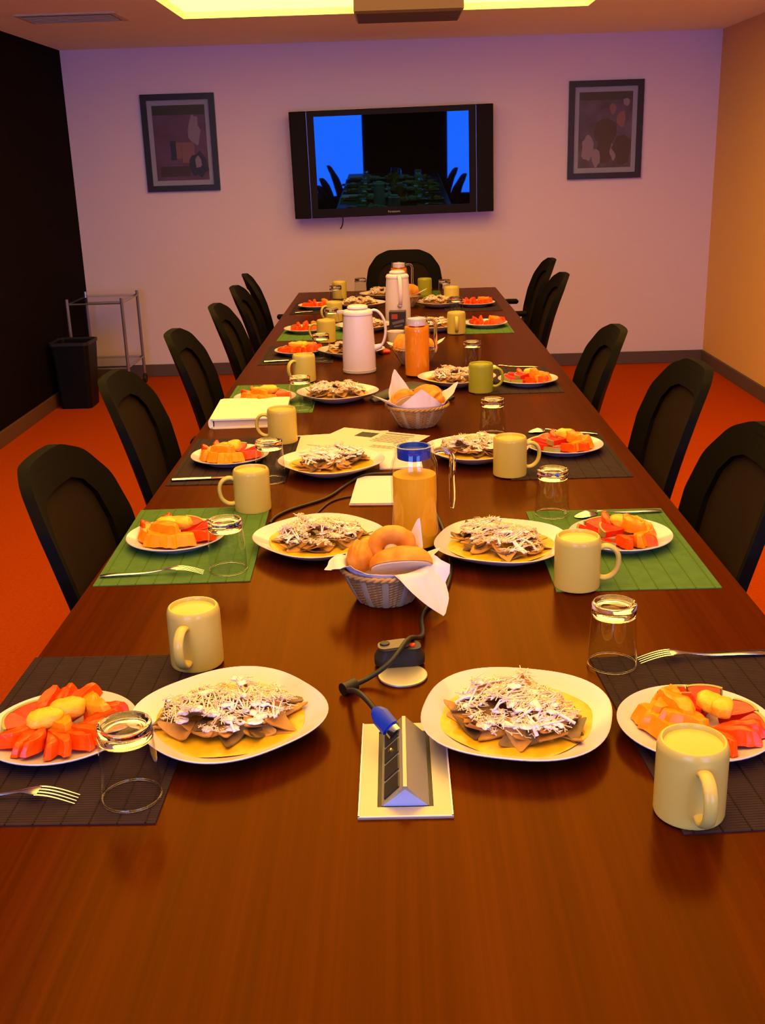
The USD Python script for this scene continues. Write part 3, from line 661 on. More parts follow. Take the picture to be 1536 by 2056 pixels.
LAY = {
 'A': [('w', 148, .52, B), ('w', 176, .58, B), ('p', 122, .62, B), ('p', 96, .64, B), ('p', 72, .62, B), ('m', 42, .60, B + .006), ('p', 15, .60, B), ('p', -4, .58, B + .002), ('p', -22, .56, B), ('p', -40, .56, B + .002), ('p', -58, .56, B), ('p', -76, .56, B + .002), ('p', -94, .56, B), ('p', -112, .56, B + .002), ('p', -131, .58, B), ('p', -152, .60, B),
       ('n', 205, .16, B + .014), ('n', 60, .16, B + .016), ('m', 250, .18, B + .004)],
 'B': [('m', 160, .60, B), ('m', 190, .62, B), ('m', 215, .60, B), ('m', 140, .5, B + .008), ('p', 245, .62, B), ('p', 262, .62, B), ('w', 95, .60, B), ('w', 62, .60, B + .003), ('w', 20, .62, B), ('w', -12, .62, B), ('m', 180, .3, B + .016), ('p', -38, .60, B), ('p', -60, .60, B), ('p', -82, .60, B), ('m', 236, .42, B + .010),
       ('n', 40, .30, B + .014), ('n', 5, .34, B + .016), ('w', 100, .25, B + .012)],
 'C': [('m', 215, .62, B), ('m', 250, .62, B), ('m', 285, .60, B), ('m', 185, .6, B), ('p', 150, .62, B), ('p', 120, .64, B), ('w', 75, .62, B), ('w', 40, .60, B), ('w', 5, .60, B), ('p', -30, .62, B), ('m', 240, .33, B + .015), ('n', 150, .2, B + .014), ('n', 60, .15, B + .016)],
 'D': [('w', 165, .58, B), ('w', 200, .60, B), ('w', 235, .60, B), ('w', 125, .60, B), ('p', 100, .62, B), ('m', 60, .62, B), ('m', 25, .62, B), ('m', -10, .62, B), ('m', -45, .62, B), ('p', 268, .62, B), ('p', 292, .62, B), ('n', 70, .25, B + .014), ('m', 10, .3, B + .015), ('w', 200, .2, B + .012)]}

# ------------------------------------------------------------------ the fourteen places
P_ = {'L1': 'the nearest left place', 'L2': 'the front green mat on the left', 'L3': 'the second brown mat on the left', 'L4': 'the left green mat past the notebook', 'L5': 'the brown mat left of the thermos',
      'L6': 'the farthest green mat on the left', 'L7': 'the farthest brown mat on the left', 'R1': 'the nearest right place', 'R2': 'the front green mat on the right', 'R3': 'the second brown mat on the right',
      'R4': 'the third brown mat on the right', 'R5': 'the far green mat on the right', 'R6': 'the farthest brown mat on the right', 'E': 'the head of the table'}
mats = {'L1': ('brown', -.447, 1.325, -.5), 'L2': ('green', -.440, 2.095, 1.5), 'L3': ('brown', -.430, 2.747, 0), 'L4': ('green', -.420, 3.52, .5), 'L5': ('brown', -.400, 4.385, 0), 'L6': ('green', -.382, 4.97, -1), 'L7': ('brown', -.410, 5.85, 0),
        'R1': ('brown', .447, 1.290, 3.4), 'R2': ('green', .422, 2.012, 0), 'R3': ('brown', .414, 2.722, .5), 'R4': ('brown', .402, 3.725, 0), 'R5': ('green', .378, 5.03, 0), 'R6': ('brown', .400, 5.78, 0), 'E': ('green', .035, 6.36, 90)}
for k, (c, x, y, rz) in mats.items():
    adj = c + (' dark' if c == 'brown' else '')
    put('mat_' + c, lambda l, lo, r, c=c: make_mat(c, l, lo, r), f'{"dark brown" if c == "brown" else "green"} bamboo slat placemat: {P_[k]}', (x, y, TZ), rz)
mugs = {'L1': (-.326, 1.527, -100, 'cream'), 'L2': (-.335, 2.309, 192, 'cream'), 'L3': (-.327, 2.926, 175, 'cream'), 'L4': (-.335, 3.808, 225, 'cream'), 'L5': (-.307, 4.683, 180, 'cream'), 'L6': (-.306, 5.319, 215, 'cream'), 'L7': (-.324, 6.260, 80, 'cream'),
        'R1': (.331, 1.097, -88, 'cream'), 'R2': (.315, 1.807, -8, 'cream'), 'R3': (.270, 2.539, 5, 'cream'), 'R4': (.277, 3.540, -5, 'olive'), 'R5': (.268, 4.820, -92, 'cream'), 'R6': (.300, 5.835, 75, 'cream'), 'E': (.169, 6.300, 90, 'olive')}
HND = {'L1': 'handle towards the viewer', 'L2': 'handle left', 'L3': 'handle left', 'L4': 'handle front left', 'L5': 'handle left', 'L6': 'handle front left', 'L7': 'handle hidden', 'R1': 'handle towards the viewer', 'R2': 'handle right', 'R3': 'handle right', 'R4': 'handle right', 'R5': 'handle towards the viewer', 'R6': 'handle hidden', 'E': 'handle hidden'}
for k, (x, y, rz, c) in mugs.items():
    put('mug_' + c, build_mug(c), f'{c} mug upside down, {HND[k]}, at {P_[k]}', (x, y, MZ), rz)
glasses = {'L1': (-.342, 1.150), 'L2': (-.336, 1.928), 'L3': (-.319, 2.535), 'L4': (-.311, 3.351), 'L5': (-.300, 4.227), 'L6': (-.30, 4.994), 'L7': (-.330, 5.964), 'R1': (.316, 1.486), 'R2': (.328, 2.218), 'R3': (.263, 2.944), 'R4': (.277, 3.953), 'R5': (.293, 5.304), 'R6': (.275, 6.114), 'E': (-.204, 6.324)}
for k, (x, y) in glasses.items():
    put('glass', build_glass, f'clear tumbler turned upside down at {P_[k]}', (x, y, MZ), 0)
fruits = {'L1': (-.472, 1.297, 'A'), 'L2': (-.466, 2.089, 'C'), 'L3': (-.447, 2.727, 'C'), 'L4': (-.437, 3.453, 'C'), 'L5': (-.400, 4.376, 'A'), 'L6': (-.420, 4.98, 'A'), 'L7': (-.425, 5.83, 'A'),
          'R1': (.385, 1.272, 'B'), 'R2': (.437, 2.027, 'D'), 'R3': (.434, 2.747, 'D'), 'R4': (.447, 3.647, 'D'), 'R5': (.412, 5.00, 'A'), 'R6': (.423, 5.75, 'A'), 'E': (.115, 6.47, 'A')}
for i, (k, (x, y, lay)) in enumerate(fruits.items()):
    put('fruit_plate', build_fruit_plate, f'round white plate of cut fruit at {P_[k]}', (x, y, MZ), 0)
    L = LAY[lay]
    if y > 4.6: L = [q for j, q in enumerate(L) if j % 3 != 1 or q[0] == 'n'][:11]
    fruit(P_[k], x, y, MZ, L, 40 + i)
dinners = {'L1': (-.243, 1.316, 40, 0), 'L2': (-.166, 2.046, 42, 1), 'L3': (-.174, 2.624, 40, 2), 'L4': (-.200, 3.485, 42, 3), 'L5': (-.185, 4.322, 40, 0), 'L6': (-.150, 5.0, 45, 1), 'L7': (-.188, 5.82, 40, 3),
           'R1': (.150, 1.300, -14, 1), 'R2': (.195, 1.990, -20, 3), 'R3': (.200, 2.714, 30, 0), 'R4': (.205, 3.687, 38, 1), 'R5': (.175, 4.95, 10, 0), 'R6': (.238, 5.79, 40, 3), 'E': (-.073, 6.24, 45, 1)}
for k, (x, y, rz, v) in dinners.items():
    put('dinner', build_dinner, f'squarish white plate under the chilaquiles at {P_[k]}', (x, y, MZ), rz)
    put(f'chil{v}', build_chilaquiles(v), f'chilaquiles in green salsa with cream and cheese at {P_[k]}', (x, y, MZ), rz if v == 2 else rz - 30)

put('fork', build_fork, 'steel fork with tines towards the glass at the nearest left place', (-.505, 1.150, MZ), -4)
put('fork', build_fork, 'steel fork lying at the front edge of the left green mat', (-.478, 1.906, MZ), 3)
put('fork', build_fork, 'steel fork behind the fruit plate at the nearest right place', (.455, 1.498, MZ), 184)
put('spoon', build_spoon, 'steel spoon behind the fruit plate on the right front green mat', (.465, 2.20, MZ), 187)
put('spoon', build_spoon, 'steel spoon behind the fruit plate on the second right brown mat', (.455, 2.93, MZ), 166)
put('spoon', build_spoon, 'steel spoon behind the fruit plate on the third right brown mat', (.42, 3.955, TZ), 176)
put('knife', build_knife, 'steel knife at the near edge of the second left brown mat', (-.47, 2.555, MZ), 3)
put('knife', build_knife, 'steel knife at the near edge of the brown mat left of the thermos', (-.43, 4.21, MZ), 8)
put('knife', build_knife, 'steel knife at the near edge of the farthest left brown mat', (-.44, 5.68, MZ), 25)

# ------------------------------------------------------------------ jugs and thermoses
def build_jug(juice, lid, level):
    def f(label, loc, rz):
        t = thing('juice_jug', label, 'jug', loc, rz)
        R = .047
        pr = [(0, 0), (R - .003, 0), (R, .004), (R, .165), (R - .002, .178), (R - .007, .190), (R - .008, .205), (R - .006, .212), (R - .009, .2125), (R - .0115, .205), (R - .0105, .190), (R - .0052, .177), (R - .0034, .165), (R - .0034, .008), (0, .007)]
        obj('glass_body', lathe(pr, 48), 'thin_glass', t, smooth=40)
        jr = R - .0042
        obj('juice', lathe([(0, .0075), (jr, .0085), (jr, level), (0, level)], 40), juice, t, smooth=40)
        obj('lid', lathe([(0, .183), (.026, .183), (.033, .186), (.0335, .206), (.0335, .209), (.029, .209), (.027, .202), (0, .200)], 36), lid, t, smooth=40)
        h = spline([(R - .006, 0, .196), (R + .012, 0, .199), (R + .026, 0, .190), (R + .029, 0, .165), (R + .0285, 0, .115), (R + .028, 0, .080)], 24)
        obj('handle', sweep(h, np.interp(np.linspace(0, 1, 24), [0, .3, .9, 1], [.006, .0065, .006, .0045]), 12, 1.25, up=(0, 1, 0)), 'glass', t, smooth=60)
        return t
    return f
put('jug1', build_jug('juice', 'blue_lid', .152), 'glass jug of pale orange juice with a blue lid', (.028, 2.044, TZ), 0)
j2 = put('jug2', build_jug('juice2', 'white_plastic', .180), 'glass jug of deep orange juice with a white lid beside the near thermos', (.072, 3.845, TZ), 25)
put('jug2', None, 'glass jug of orange juice rising behind the far thermos', (.020, 6.06, TZ), 12)
def build_thermos(label, loc, rz):
    t = thing('thermos_jug', label, 'thermos', loc, rz)
    obj('body', lathe([(0, 0), (.057, 0), (.060, .004), (.061, .016), (.0615, .06), (.0585, .13), (.054, .205), (.053, .212), (0, .212)], 48), 'white_plastic', t, smooth=35)
    obj('foot_ring', lathe([(.0585, .0), (.0618, .003), (.0622, .012), (.0605, .0135), (.0585, .012)], 48), 'pale_plastic', t)
    obj('collar', lathe([(0, .2125), (.055, .2125), (.056, .220), (.050, .229), (.030, .233), (0, .233)], 40), 'white_plastic', t, smooth=50)
    obj('lid', lathe([(0, .2335), (.036, .2335), (.0385, .237), (.037, .242), (.030, .246), (0, .248)], 36), 'white_plastic', t, smooth=50)
    sp = extr(Polygon([(-.045, -.022), (-.060, -.012), (-.076, -.003), (-.076, .003), (-.060, .012), (-.045, .022)]), .009, .2185)
    obj('spout', sp, 'white_plastic', t)
    h = spline([(.046, 0, .222), (.064, 0, .226), (.088, 0, .206), (.101, 0, .165), (.098, 0, .125), (.083, 0, .094), (.058, 0, .083)], 28)
    obj('handle', sweep(h, .0052, 12, 1.9, up=(0, 1, 0)), 'white_plastic', t, smooth=60)
    obj('handle_mount', sweep([(.055, 0, .086), (.084, 0, .094)], [.013, .009], 12, 1.0), 'white_plastic', t, smooth=60)
    return t
put('thermos', build_thermos, 'white thermos jug with its loop handle to the right, nearer one', (-.142, 3.970, TZ), 0)
put('thermos', None, 'white thermos jug with its handle towards the viewer, farther one', (.009, 5.24, TZ), -82)

# ------------------------------------------------------------------ bread baskets
def bowl_r(z, R0, R1, H): return R0 + (R1 - R0) * (max(z, 0) / H) ** .75
def build_basket(R0, R1, H):
    def f(label, loc, rz):
        t = thing('bread_basket', label, 'basket', loc, rz)
        n, rows = 96, 22; V, Fc = [], []
        for i in range(rows + 1):
            z = H * i / rows
            for k in range(n):
                a = k * 2 * PI / n; st = math.cos(24 * a / 2 * 2) ; r = bowl_r(z, R0, R1, H) + .0014 * st * (1 if i % 2 else -1) * (0 < i < rows)
                V.append((r * math.cos(a), r * math.sin(a), z))
        for i in range(rows):
            for k in range(n):
                A, B_ = i * n + k, i * n + (k + 1) % n; Fc += [(A, B_, B_ + n), (A, B_ + n, A + n)]
        obj('woven_wall', shell(np.array(V), np.array(Fc), .003), 'wicker', t, smooth=30)
        obj('base', lathe([(0, .0), (R0, .0), (R0 + .001, .002), (R0, .004), (0, .004)], 40), 'wicker', t)
        for k in range(12):
            a = k * 2 * PI / 12
            P = [( (bowl_r(z, R0, R1, H) + .0022) * math.cos(a), (bowl_r(z, R0, R1, H) + .0022) * math.sin(a), z) for z in np.linspace(.002, H, 8)]
            w = .0075
            obj('stake', sweep(P, w * .8, 8, .22, up=(math.cos(a), math.sin(a), 0)), 'wicker_pale', t)
        for ph in (0, PI):
            th = np.linspace(0, 2 * PI, 121); wob = np.cos(20 * th + ph)
            P = np.stack([(R1 + .001 + .0016 * wob) * np.cos(th), (R1 + .001 + .0016 * wob) * np.sin(th), H + .001 + .0022 * np.sin(20 * th + ph)], 1)
            obj('rim_braid', sweep(P, .0034, 7), 'wicker', t, smooth=60)
        return t
    return f
def napkin_mesh(R0, R1, H, flaps, seed):
    """sheet lining the bowl, flaps: (angle deg, half width deg, length, elevation deg)"""
    n, inr, outr = 120, 10, 12; V, Fc = [(0, 0, .006)], []
    for i in range(1, inr + outr + 1):
        for k in range(n):
            a = k * 2 * PI / n
            L, e, ws = .004, 0.0, 1e-6
            for (fa, fw, fl, fe) in flaps:
                d = abs((math.degrees(a) - fa + 180) % 360 - 180) / fw
                w = max(0, 1 - d); L += fl * w ** 0.9; e += fe * (w + .02); ws += w + .02
            e = math.radians(e / ws)
            wr = .002 * math.sin(9 * a + seed) + .0012 * math.sin(23 * a + 2 * seed)
            if i <= inr:
                u = i / inr; z = H * max(0, (u - .45) / .55) + .006; r = (bowl_r(max(z - .006, 0), R0, R1, H) - .005) if u > .45 else (R0 - .005) * u / .45
                r = min(r, R1 - .005); V.append((r * math.cos(a), r * math.sin(a), z + (.001 if i == inr else 0)))
            else:
                s = (i - inr) / outr * L; c = math.sin(min(1, s / .012) * PI / 2)
                ee = PI / 2 * (1 - c) + e * c
                r = R1 - .005 + s * math.cos(ee) + (.011 * c if e < .2 else 0) + wr * (i - inr) / outr; z = H + .006 + (.005 if e < .2 else 0) * c + s * math.sin(ee) + 0 * wr
                V.append((r * math.cos(a), r * math.sin(a), z))
    for k in range(n): Fc.append((0, 1 + k, 1 + (k + 1) % n))
    for i in range(inr + outr - 1):
        for k in range(n):
            A, B_ = 1 + i * n + k, 1 + i * n + (k + 1) % n; Fc += [(A, A + n, B_ + n), (A, B_ + n, B_)]
    return shell(np.array(V), np.array(Fc), .0007)
def roll_mesh(a, b, c, seed, slit=True):
    m = trimesh.creation.icosphere(4, 1.0); v = m.vertices.copy()
    s = np.sign(v); v = s * np.abs(v) ** .9
    v = v * [a, b, c]
    if slit:
        d = np.exp(-((m.vertices[:, 1] - .15) / .16) ** 2) * (m.vertices[:, 2] > 0); v[:, 2] -= .16 * c * d; v[:, 2] += .10 * c * np.exp(-((m.vertices[:, 1] - .45) / .2) ** 2) * (m.vertices[:, 2] > 0)
    v += v * .10 * (meshkit.fbm(v * 45 + seed, 3, seed)[:, None] - .5); m.vertices = v; return m
def cut_roll(a, b, c, seed, zcut=0.0):
    m = roll_mesh(a, b, c, seed, True)
    mf = m3.Manifold(m3.Mesh(np.asarray(m.vertices, np.float32), np.asarray(m.faces, np.uint32)))
    top = mf.trim_by_plane((0, 0, 1), zcut)
    sec = m3.Manifold(m3.Mesh(np.asarray(m.vertices, np.float32), np.asarray(m.faces, np.uint32))).slice(zcut)
    cr = m3.Manifold.extrude(sec.offset(-.003), .004).translate((0, 0, zcut - .0025))
    return top, cr
def roll(label, loc, rz, a=.05, b=.034, c=.03, seed=1, cut=False, rx=0, ry=0):
    t = thing('bread_roll', label, 'bread', loc, rz); UsdGeom.Xformable(t).AddRotateXYZOp().Set(Gf.Vec3f(rx, ry, 0))
    if cut:
        top, cr = cut_roll(a, b, c, seed, -.002); obj('crust', top, 'crust', t, smooth=50); obj('crumb', cr, 'crumb', t, smooth=40, label='pale cut face of the roll')
    else: obj('crust', roll_mesh(a, b, c, seed), 'crust', t, smooth=60)
    return t
def curled_roll(label, loc, rz, rx):
    t = thing('bread_roll', label, 'bread', loc, rz); UsdGeom.Xformable(t).AddRotateXYZOp().Set(Gf.Vec3f(rx, 0, 0))
    th = np.linspace(-.45, PI + .45, 30); P = np.stack([.030 * np.cos(th), .026 * np.sin(th), 0 * th], 1)
    r = .0175 * np.clip(np.sin(np.linspace(.25, PI - .25, 30)), .3, 1) ** .4
    m = sweep(P, r, 18, 1.25, up=(0, 0, 1)); m.vertices += .006 * (meshkit.fbm(m.vertices * 50, 3, 3)[:, None] - .5); obj('crust', m, 'crust', t, smooth=60)
    q = trimesh.creation.icosphere(3, 1.0); q.vertices *= [.016, .017, .012]; q.apply_translation((0, .0, -.008)); obj('crumb', q, 'crumb', t, smooth=60)
    return t
BZ = TZ
put('b1', build_basket(.046, .078, .062), 'woven bread basket nearest the viewer in front of the blue-lidded jug', (-.030, 1.776, BZ), 0)
np1 = obj('basket_napkin', move(napkin_mesh(.046, .078, .062, [(-44, 34, .086, -62), (46, 15, .060, 84), (185, 26, .026, -35), (228, 26, .020, 50), (120, 40, .012, 60), (0, 24, .028, 50)], 1), (-.030, 1.776, BZ + .001)), 'napkin', smooth=60)
tag(np1, 'white paper napkin lining the nearest bread basket, one flap hanging out', 'napkin', 'napkins lining the bread baskets')
roll('cut bread roll lying frontmost in the nearest basket, pale cut face down', (-.002, 1.745, BZ + .072), 6, .056, .034, .034, 3, True, -40, 0)
curled_roll('curled bread roll at the back of the nearest basket', (-.018, 1.79, BZ + .088), 8, 48)
roll('bread roll at the left side of the nearest basket', (-.072, 1.79, BZ + .076), 80, .036, .026, .026, 5, False, 0, -10)
roll('bread roll hidden low at the back of the nearest basket', (.012, 1.812, BZ + .062), 10, .034, .024, .022, 9)

put('b2', build_basket(.048, .090, .062), 'woven bread basket with folded napkin peaks in the middle of the table', (.055, 3.090, BZ), 0)
np2 = obj('basket_napkin', move(napkin_mesh(.048, .090, .062, [(202, 26, .06, 30), (128, 30, .085, 78), (278, 42, .052, 96), (12, 30, .062, 52), (60, 30, .02, 60)], 2), (.055, 3.090, BZ + .001)), 'napkin', smooth=60)
tag(np2, 'white paper napkin with peaks in the middle bread basket', 'napkin', 'napkins lining the bread baskets')
roll('cut bread roll on the left in the middle basket, behind the napkin peak', (.018, 3.085, BZ + .076), 60, .048, .034, .032, 11, True, -38, 10)
roll('browned bread roll at the back right of the middle basket', (.086, 3.122, BZ + .082), -25, .045, .032, .03, 12)
roll('cut bread roll at the right rim of the middle basket', (.108, 3.07, BZ + .076), 70, .036, .028, .026, 13, True, 50, 0)

put('b3', build_basket(.046, .085, .060), 'woven bread basket half hidden behind the deep orange juice jug', (.068, 4.105, BZ), 0)
np3 = obj('basket_napkin', move(napkin_mesh(.046, .085, .060, [(180, 35, .03, 35), (0, 25, .045, 40), (90, 40, .02, 60), (300, 30, .02, 30)], 3), (.068, 4.105, BZ + .001)), 'napkin', smooth=60)
tag(np3, 'white paper napkin in the basket behind the deep orange jug', 'napkin', 'napkins lining the bread baskets')
roll('bread roll leaning on the left in the basket behind the deep orange jug', (.018, 4.09, BZ + .078), 60, .046, .032, .028, 21, True, 0, -40)
roll('bread roll on the right in the basket behind the deep orange jug', (.098, 4.115, BZ + .072), 15, .044, .032, .028, 22)
put('b3', None, 'woven bread basket at the far end right of the far thermos', (.045, 5.80, BZ), 0)
np4 = obj('basket_napkin', move(napkin_mesh(.046, .085, .060, [(-10, 35, .05, 35), (100, 40, .03, 60), (240, 40, .03, 50)], 4), (.045, 5.80, BZ + .001)), 'napkin', smooth=60)
tag(np4, 'white paper napkin in the farthest bread basket', 'napkin', 'napkins lining the bread baskets')
roll('round bread roll in the farthest basket right of the far thermos', (.075, 5.775, BZ + .085), 30, .05, .038, .038, 23)
roll('pale broken bread roll on the right of the farthest basket', (.095, 5.83, BZ + .078), 70, .036, .03, .028, 24, True, 60, 0)

# ------------------------------------------------------------------ power box, cable, small things
pb = thing('power_socket_box', 'silver pop-up socket box sunk in the table front', 'socket box', (-.0035, 1.2065, TZ))
fo, fi = sbox(-.057, -.112, .057, .112), sbox(-.034, -.090, .034, .090)
obj('surround', extr(fo.difference(fi), .0025), 'aluminium', pb)
obj('bevel_trim', cat(bx(0, -.1105, .003, .114, .002, .001), bx(-.056, 0, .003, .002, .224, .001), bx(.056, 0, .003, .002, .224, .001)), 'white_plastic', pb)
obj('well_floor', bx(0, 0, .0004, .068, .180, .0008), 'socket_black', pb)
HP, WP, LP_ = .027, .029, .086
prism = Polygon([(-WP, .001), (WP, .001), (.0025, HP), (-.0025, HP)])
pm = trimesh.creation.extrude_polygon(prism, 2 * LP_, engine='earcut'); v = pm.vertices; pm.vertices = np.stack([v[:, 0], v[:, 2] - LP_, v[:, 1]], 1); pm.fix_normals()
obj('housing', pm, 'aluminium', pb, smooth=False)
obj('ridge', bx(0, 0, HP + .0006, .0055, 2 * LP_, .0016, .0005), 'brass' if False else 'aluminium', pb)
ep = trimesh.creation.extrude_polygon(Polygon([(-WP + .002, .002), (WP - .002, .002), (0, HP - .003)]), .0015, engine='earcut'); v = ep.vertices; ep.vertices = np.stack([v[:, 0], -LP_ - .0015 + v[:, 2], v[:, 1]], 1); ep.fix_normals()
obj('end_plate', ep, 'painted_daylight', pb, smooth=False)  # front face of the housing, its blue imitates reflected window light
sl = math.degrees(math.atan2(HP - .001, WP - .0025))
for k in range(4):
    yk = -.062 + k * .0405
    s_ = obj('socket', move(bx(0, 0, 0, .026, .034, .0026, .0008), (-.0163, yk, .0144), ry=-sl), 'socket_black', pb)
    if k == 2: obj('contact', move(lathe([(0, 0), (.0032, 0), (.0032, .002), (.0018, .003), (0, .003)], 14), (-.0172, yk, .0150), ry=-sl), 'brass', s_)
vg = thing('video_cable', 'black video cable with a blue plug in the socket box, winding behind the bread basket', 'cable', (0, 0, 0))
pa, pb_ = np.array([-.020, 1.264, TZ + .024]), np.array([-.050, 1.303, TZ + .044])
dr = (pb_ - pa) / np.linalg.norm(pb_ - pa)
obj('plug', sweep([pa, pa + dr * .003, pa + dr * .0032, pa + dr * .026, pa + dr * .036, pa + dr * .040], [.0080, .0085, .0135, .0135, .0095, .0055], 8, [.5, .5, .55, .55, .8, 1.0], up=(-.7, 0, .7)), 'blue_lid', vg)
obj('plug_tip', sweep([pa - dr * .008, pa + dr * .001], .010, 8, .45, up=(-.7, 0, .7)), 'steel', vg)
e0 = pa + dr * .038
cabp = [e0, e0 + dr * .02, (-.078, 1.375, TZ + .025), (-.084, 1.412, TZ + .0075)]
obj('cord', sweep(spline(cabp, 24), .0040, 8), 'cable', vg, smooth=60)
obj('ferrite_bead', sweep([(-.092, 1.408, TZ + .010), (-.074, 1.424, TZ + .010)], .0095, 14), 'cable', vg)
cabq = [(-.078, 1.420, TZ + .010), (-.050, 1.445, TZ + .012), (-.020, 1.458, TZ + .030), (.004, 1.500, TZ + .043), (.022, 1.555, TZ + .022), (.031, 1.61, TZ + .006), (.030, 1.66, TZ + .004), (.038, 1.71, TZ + .004), (.068, 1.77, TZ + .004), (.084, 1.83, TZ + .004), (.092, 1.90, TZ + .004), (.093, 2.0, TZ + .004), (.086, 2.15, TZ + .004), (.060, 2.32, TZ + .004), (.020, 2.45, TZ + .004), (-.01, 2.525, TZ + .0035)]
obj('cord', sweep(spline(cabq, 120), .0040, 8), 'cable', vg, smooth=60)
c2 = obj('black_cable', sweep(spline([(.0, 2.56, TZ + .0100), (-.035, 2.545, TZ + .010), (-.085, 2.54, TZ + .010), (-.115, 2.51, TZ + .005), (-.145, 2.44, TZ + .0035), (-.180, 2.365, TZ + .0035), (-.232, 2.312, TZ + .0035), (-.275, 2.25, TZ + .0035), (-.285, 2.20, TZ + .0035)], 70), .0034, 8), 'cable', smooth=60)
tag(c2, 'black cord running from the napkins to behind the second left dinner plate', 'cable')
c3 = obj('thin_cable', sweep(spline([(.02, 2.40, TZ + .0022), (-.05, 2.393, TZ + .0022), (-.12, 2.384, TZ + .0022), (-.152, 2.36, TZ + .0022), (-.178, 2.30, TZ + .0022), (-.20, 2.24, TZ + .0022)], 40), .002, 6), 'cable', smooth=60)
tag(c3, 'thin dark cord on the table beneath the black cord near the napkins', 'cable')
dk = thing('round_disc', 'silver round disc lying on the table behind the socket box', 'disc', (-.0035, 1.464, TZ))
obj('disc_body', lathe([(0, 0), (.036, 0), (.0375, .002), (.037, .004), (.034, .005), (0, .0046)], 44), 'aluminium', dk, smooth=40)
ms = thing('desk_device', 'small dark desk device with a red light resting against the silver disc', 'device', (-.008, 1.507, TZ + .0055), 6)
body = refine(extr(rrect(.078, .042, .018), .022), .006); v = body.vertices.copy()
tp = v[:, 2] > .012; v[tp, :2] *= .86; v[:, 2] += np.where(tp, .006 * np.cos(v[:, 0] / .04 * 1.2), 0); body.vertices = v
obj('body', body, 'dark_grey', ms, smooth=50)
obj('top_cover', move(extr(rrect(.050, .030, .012), .0018), (-.008, .001, .0278), ry=-4), 'mid_grey', ms)
obj('red_light', lathe([(0, .026), (.0045, .026), (.004, .0295), (0, .030)], 14).apply_translation((.020, -.004, 0)), 'red_led', ms)
obj('dial', lathe([(0, .027), (.008, .027), (.0075, .031), (0, .0315)], 18).apply_translation((-.022, .004, 0)), 'dark_grey', ms)

def sheet(label, cx, cy, rz, z, pic):
    t = thing('paper_sheet', label, 'paper', (cx, cy, z), rz)
    obj('sheet', bx(0, 0, .0006, .279, .212, .0012), 'paper', t)
    rng = random.Random(int(abs(cx) * 1000) + 5)
    if pic:
        obj('printed_picture', bx(-.035, .052, .0014, .055, .05, .0004), 'ink_dark', t)
        obj('printed_heading', bx(.055, .085, .0014, .09, .007, .0004), 'ink', t)
        for k in range(9): obj('printed_line', bx(.06 - rng.uniform(0, .01), .066 - k * .009, .0014, .10 - rng.uniform(0, .02), .0028, .0004), 'ink', t)
        for k in range(3): obj('printed_line', bx(.07, -.045 - k * .01, .0014, .07, .003, .0004), 'ink', t)
    return t
sheet('lower printed paper sheet showing at the left, behind the third left dinner plate', -.155, 2.905, 8, TZ, False)
sheet('upper printed paper sheet with a dark picture in the middle of the table', -.085, 2.915, -27, TZ + .0016, True)
nk = thing('napkin_stack', 'folded white napkin stack left of the blue-lidded jug', 'napkin', (-.045, 2.43, TZ), -3)
for k in range(3): obj('napkin_layer', bx(.001 * k, -.001 * k, .0012 + .0022 * k, .135, .225 - .002 * k, .002, .0008), 'napkin', nk)
nk2 = thing('folded_napkin', 'small folded white napkin behind the blue-lidded jug', 'napkin', (.0, 2.70, TZ), 2)
for k in range(2): obj('napkin_layer', bx(0, 0, .0012 + .0022 * k, .11, .17 - .002 * k, .002, .0008), 'napkin', nk2)
nb = thing('notebook', 'thick white notebook on the left beside the table edge', 'notebook', (-.455, 3.255, TZ), 2)
obj('pages', bx(.004, 0, .015, .208, .284, .020), 'paper', nb)
for z in (.0025, .0275): obj('cover', extr(rrect(.222, .294, .012), .005, z - .0025), 'notebook', nb)
obj('spine', sweep([(-.111, -.14, .015), (-.111, .14, .015)], .015, 14, 0.5, up=(1, 0, 0)), 'notebook', nb)
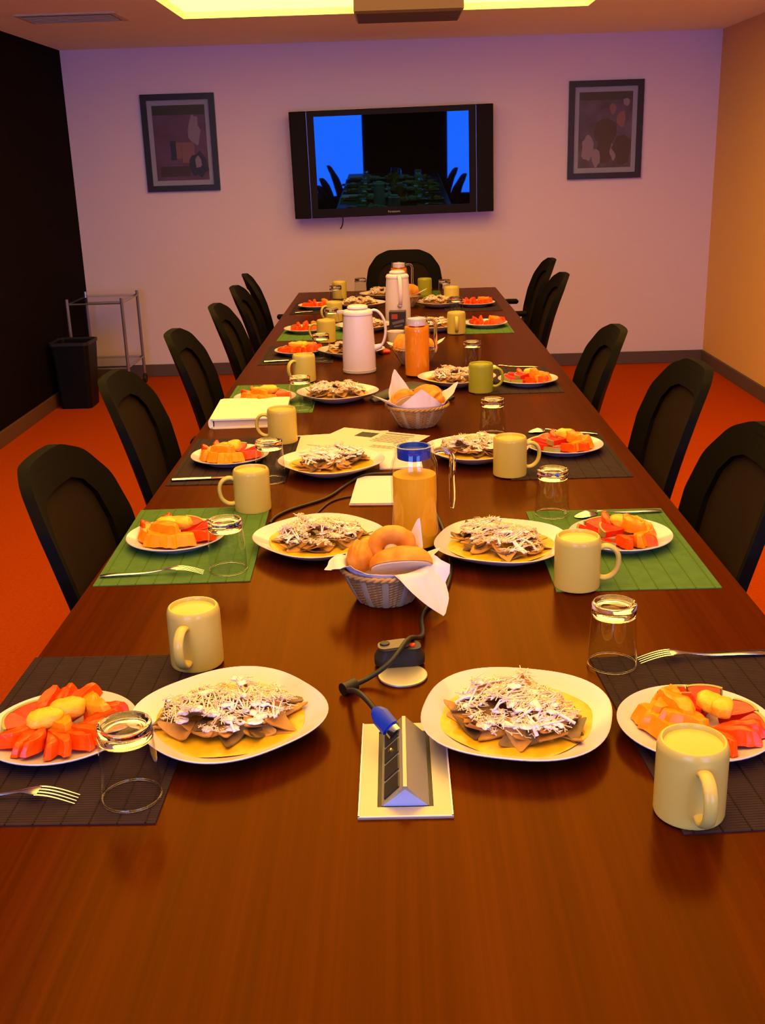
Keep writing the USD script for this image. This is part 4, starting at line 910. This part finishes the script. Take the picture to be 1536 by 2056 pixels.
cp = thing('conference_phone', 'dark three-armed conference speaker behind the middle bread basket', 'speaker phone', (.045, 3.475, TZ), 90)
for k in range(3):
    a = math.radians(120 * k + 0); c, s_ = math.cos(a), math.sin(a)
    obj('arm', sweep([(.02 * c, .02 * s_, .026), (.08 * c, .08 * s_, .024), (.125 * c, .125 * s_, .016), (.150 * c, .150 * s_, .009)], [.045, .038, .032, .018], 14, [.42, .40, .38, .35], up=(0, 0, 1)), 'dark_grey', cp, smooth=60)
obj('speaker_dome', lathe([(0, .028), (.062, .028), (.062, .036), (.050, .043), (0, .046)], 36), 'dark_grey', cp, smooth=50)
obj('dome_ring', lathe([(.055, .0385), (.061, .0365), (.063, .038), (.057, .0415)], 36), 'mid_grey', cp)
tbx = thing('tea_box', 'small dark tea box with red and grey print before the far thermos', 'box', (.006, 4.95, TZ), -4)
obj('carton', bx(0, 0, .046, .075, .06, .092, .001), 'box_dark', tbx)
obj('red_print', bx(-.012, -.0304, .070, .028, .0012, .022), 'box_red', tbx); obj('grey_print', move(bx(0, 0, 0, .055, .0012, .012), (.004, -.0304, .045), ry=-14), 'box_blue', tbx)
obj('base_stripe', bx(0, -.0304, .008, .073, .0012, .008), 'box_red', tbx); obj('lettering', move(bx(0, 0, 0, .04, .0012, .007), (.004, -.0304, .028), ry=-10), 'box_blue', tbx)
sg = thing('sugar_bowl', 'white tapered sugar bowl behind the half hidden bread basket', 'bowl', (-.004, 4.50, TZ))
obj('bowl_body', lathe([(0, 0), (.026, 0), (.028, .002), (.037, .066), (.0365, .068), (.034, .066), (.026, .008), (0, .007)], 32), 'porcelain', sg, smooth=40)
obj('sugar', lathe([(0, .05), (.0325, .056), (0, .064)], 28), 'paper', sg, smooth=40)
pk = thing('sweetener_packet', 'red and green packet left of the white sugar bowl', 'packet', (-.052, 4.36, TZ), 20)
obj('packet', bx(0, 0, .008, .04, .05, .015, .005), 'red_packet', pk); obj('green_end', bx(0, .034, .008, .036, .018, .014, .004), 'green_packet', pk)
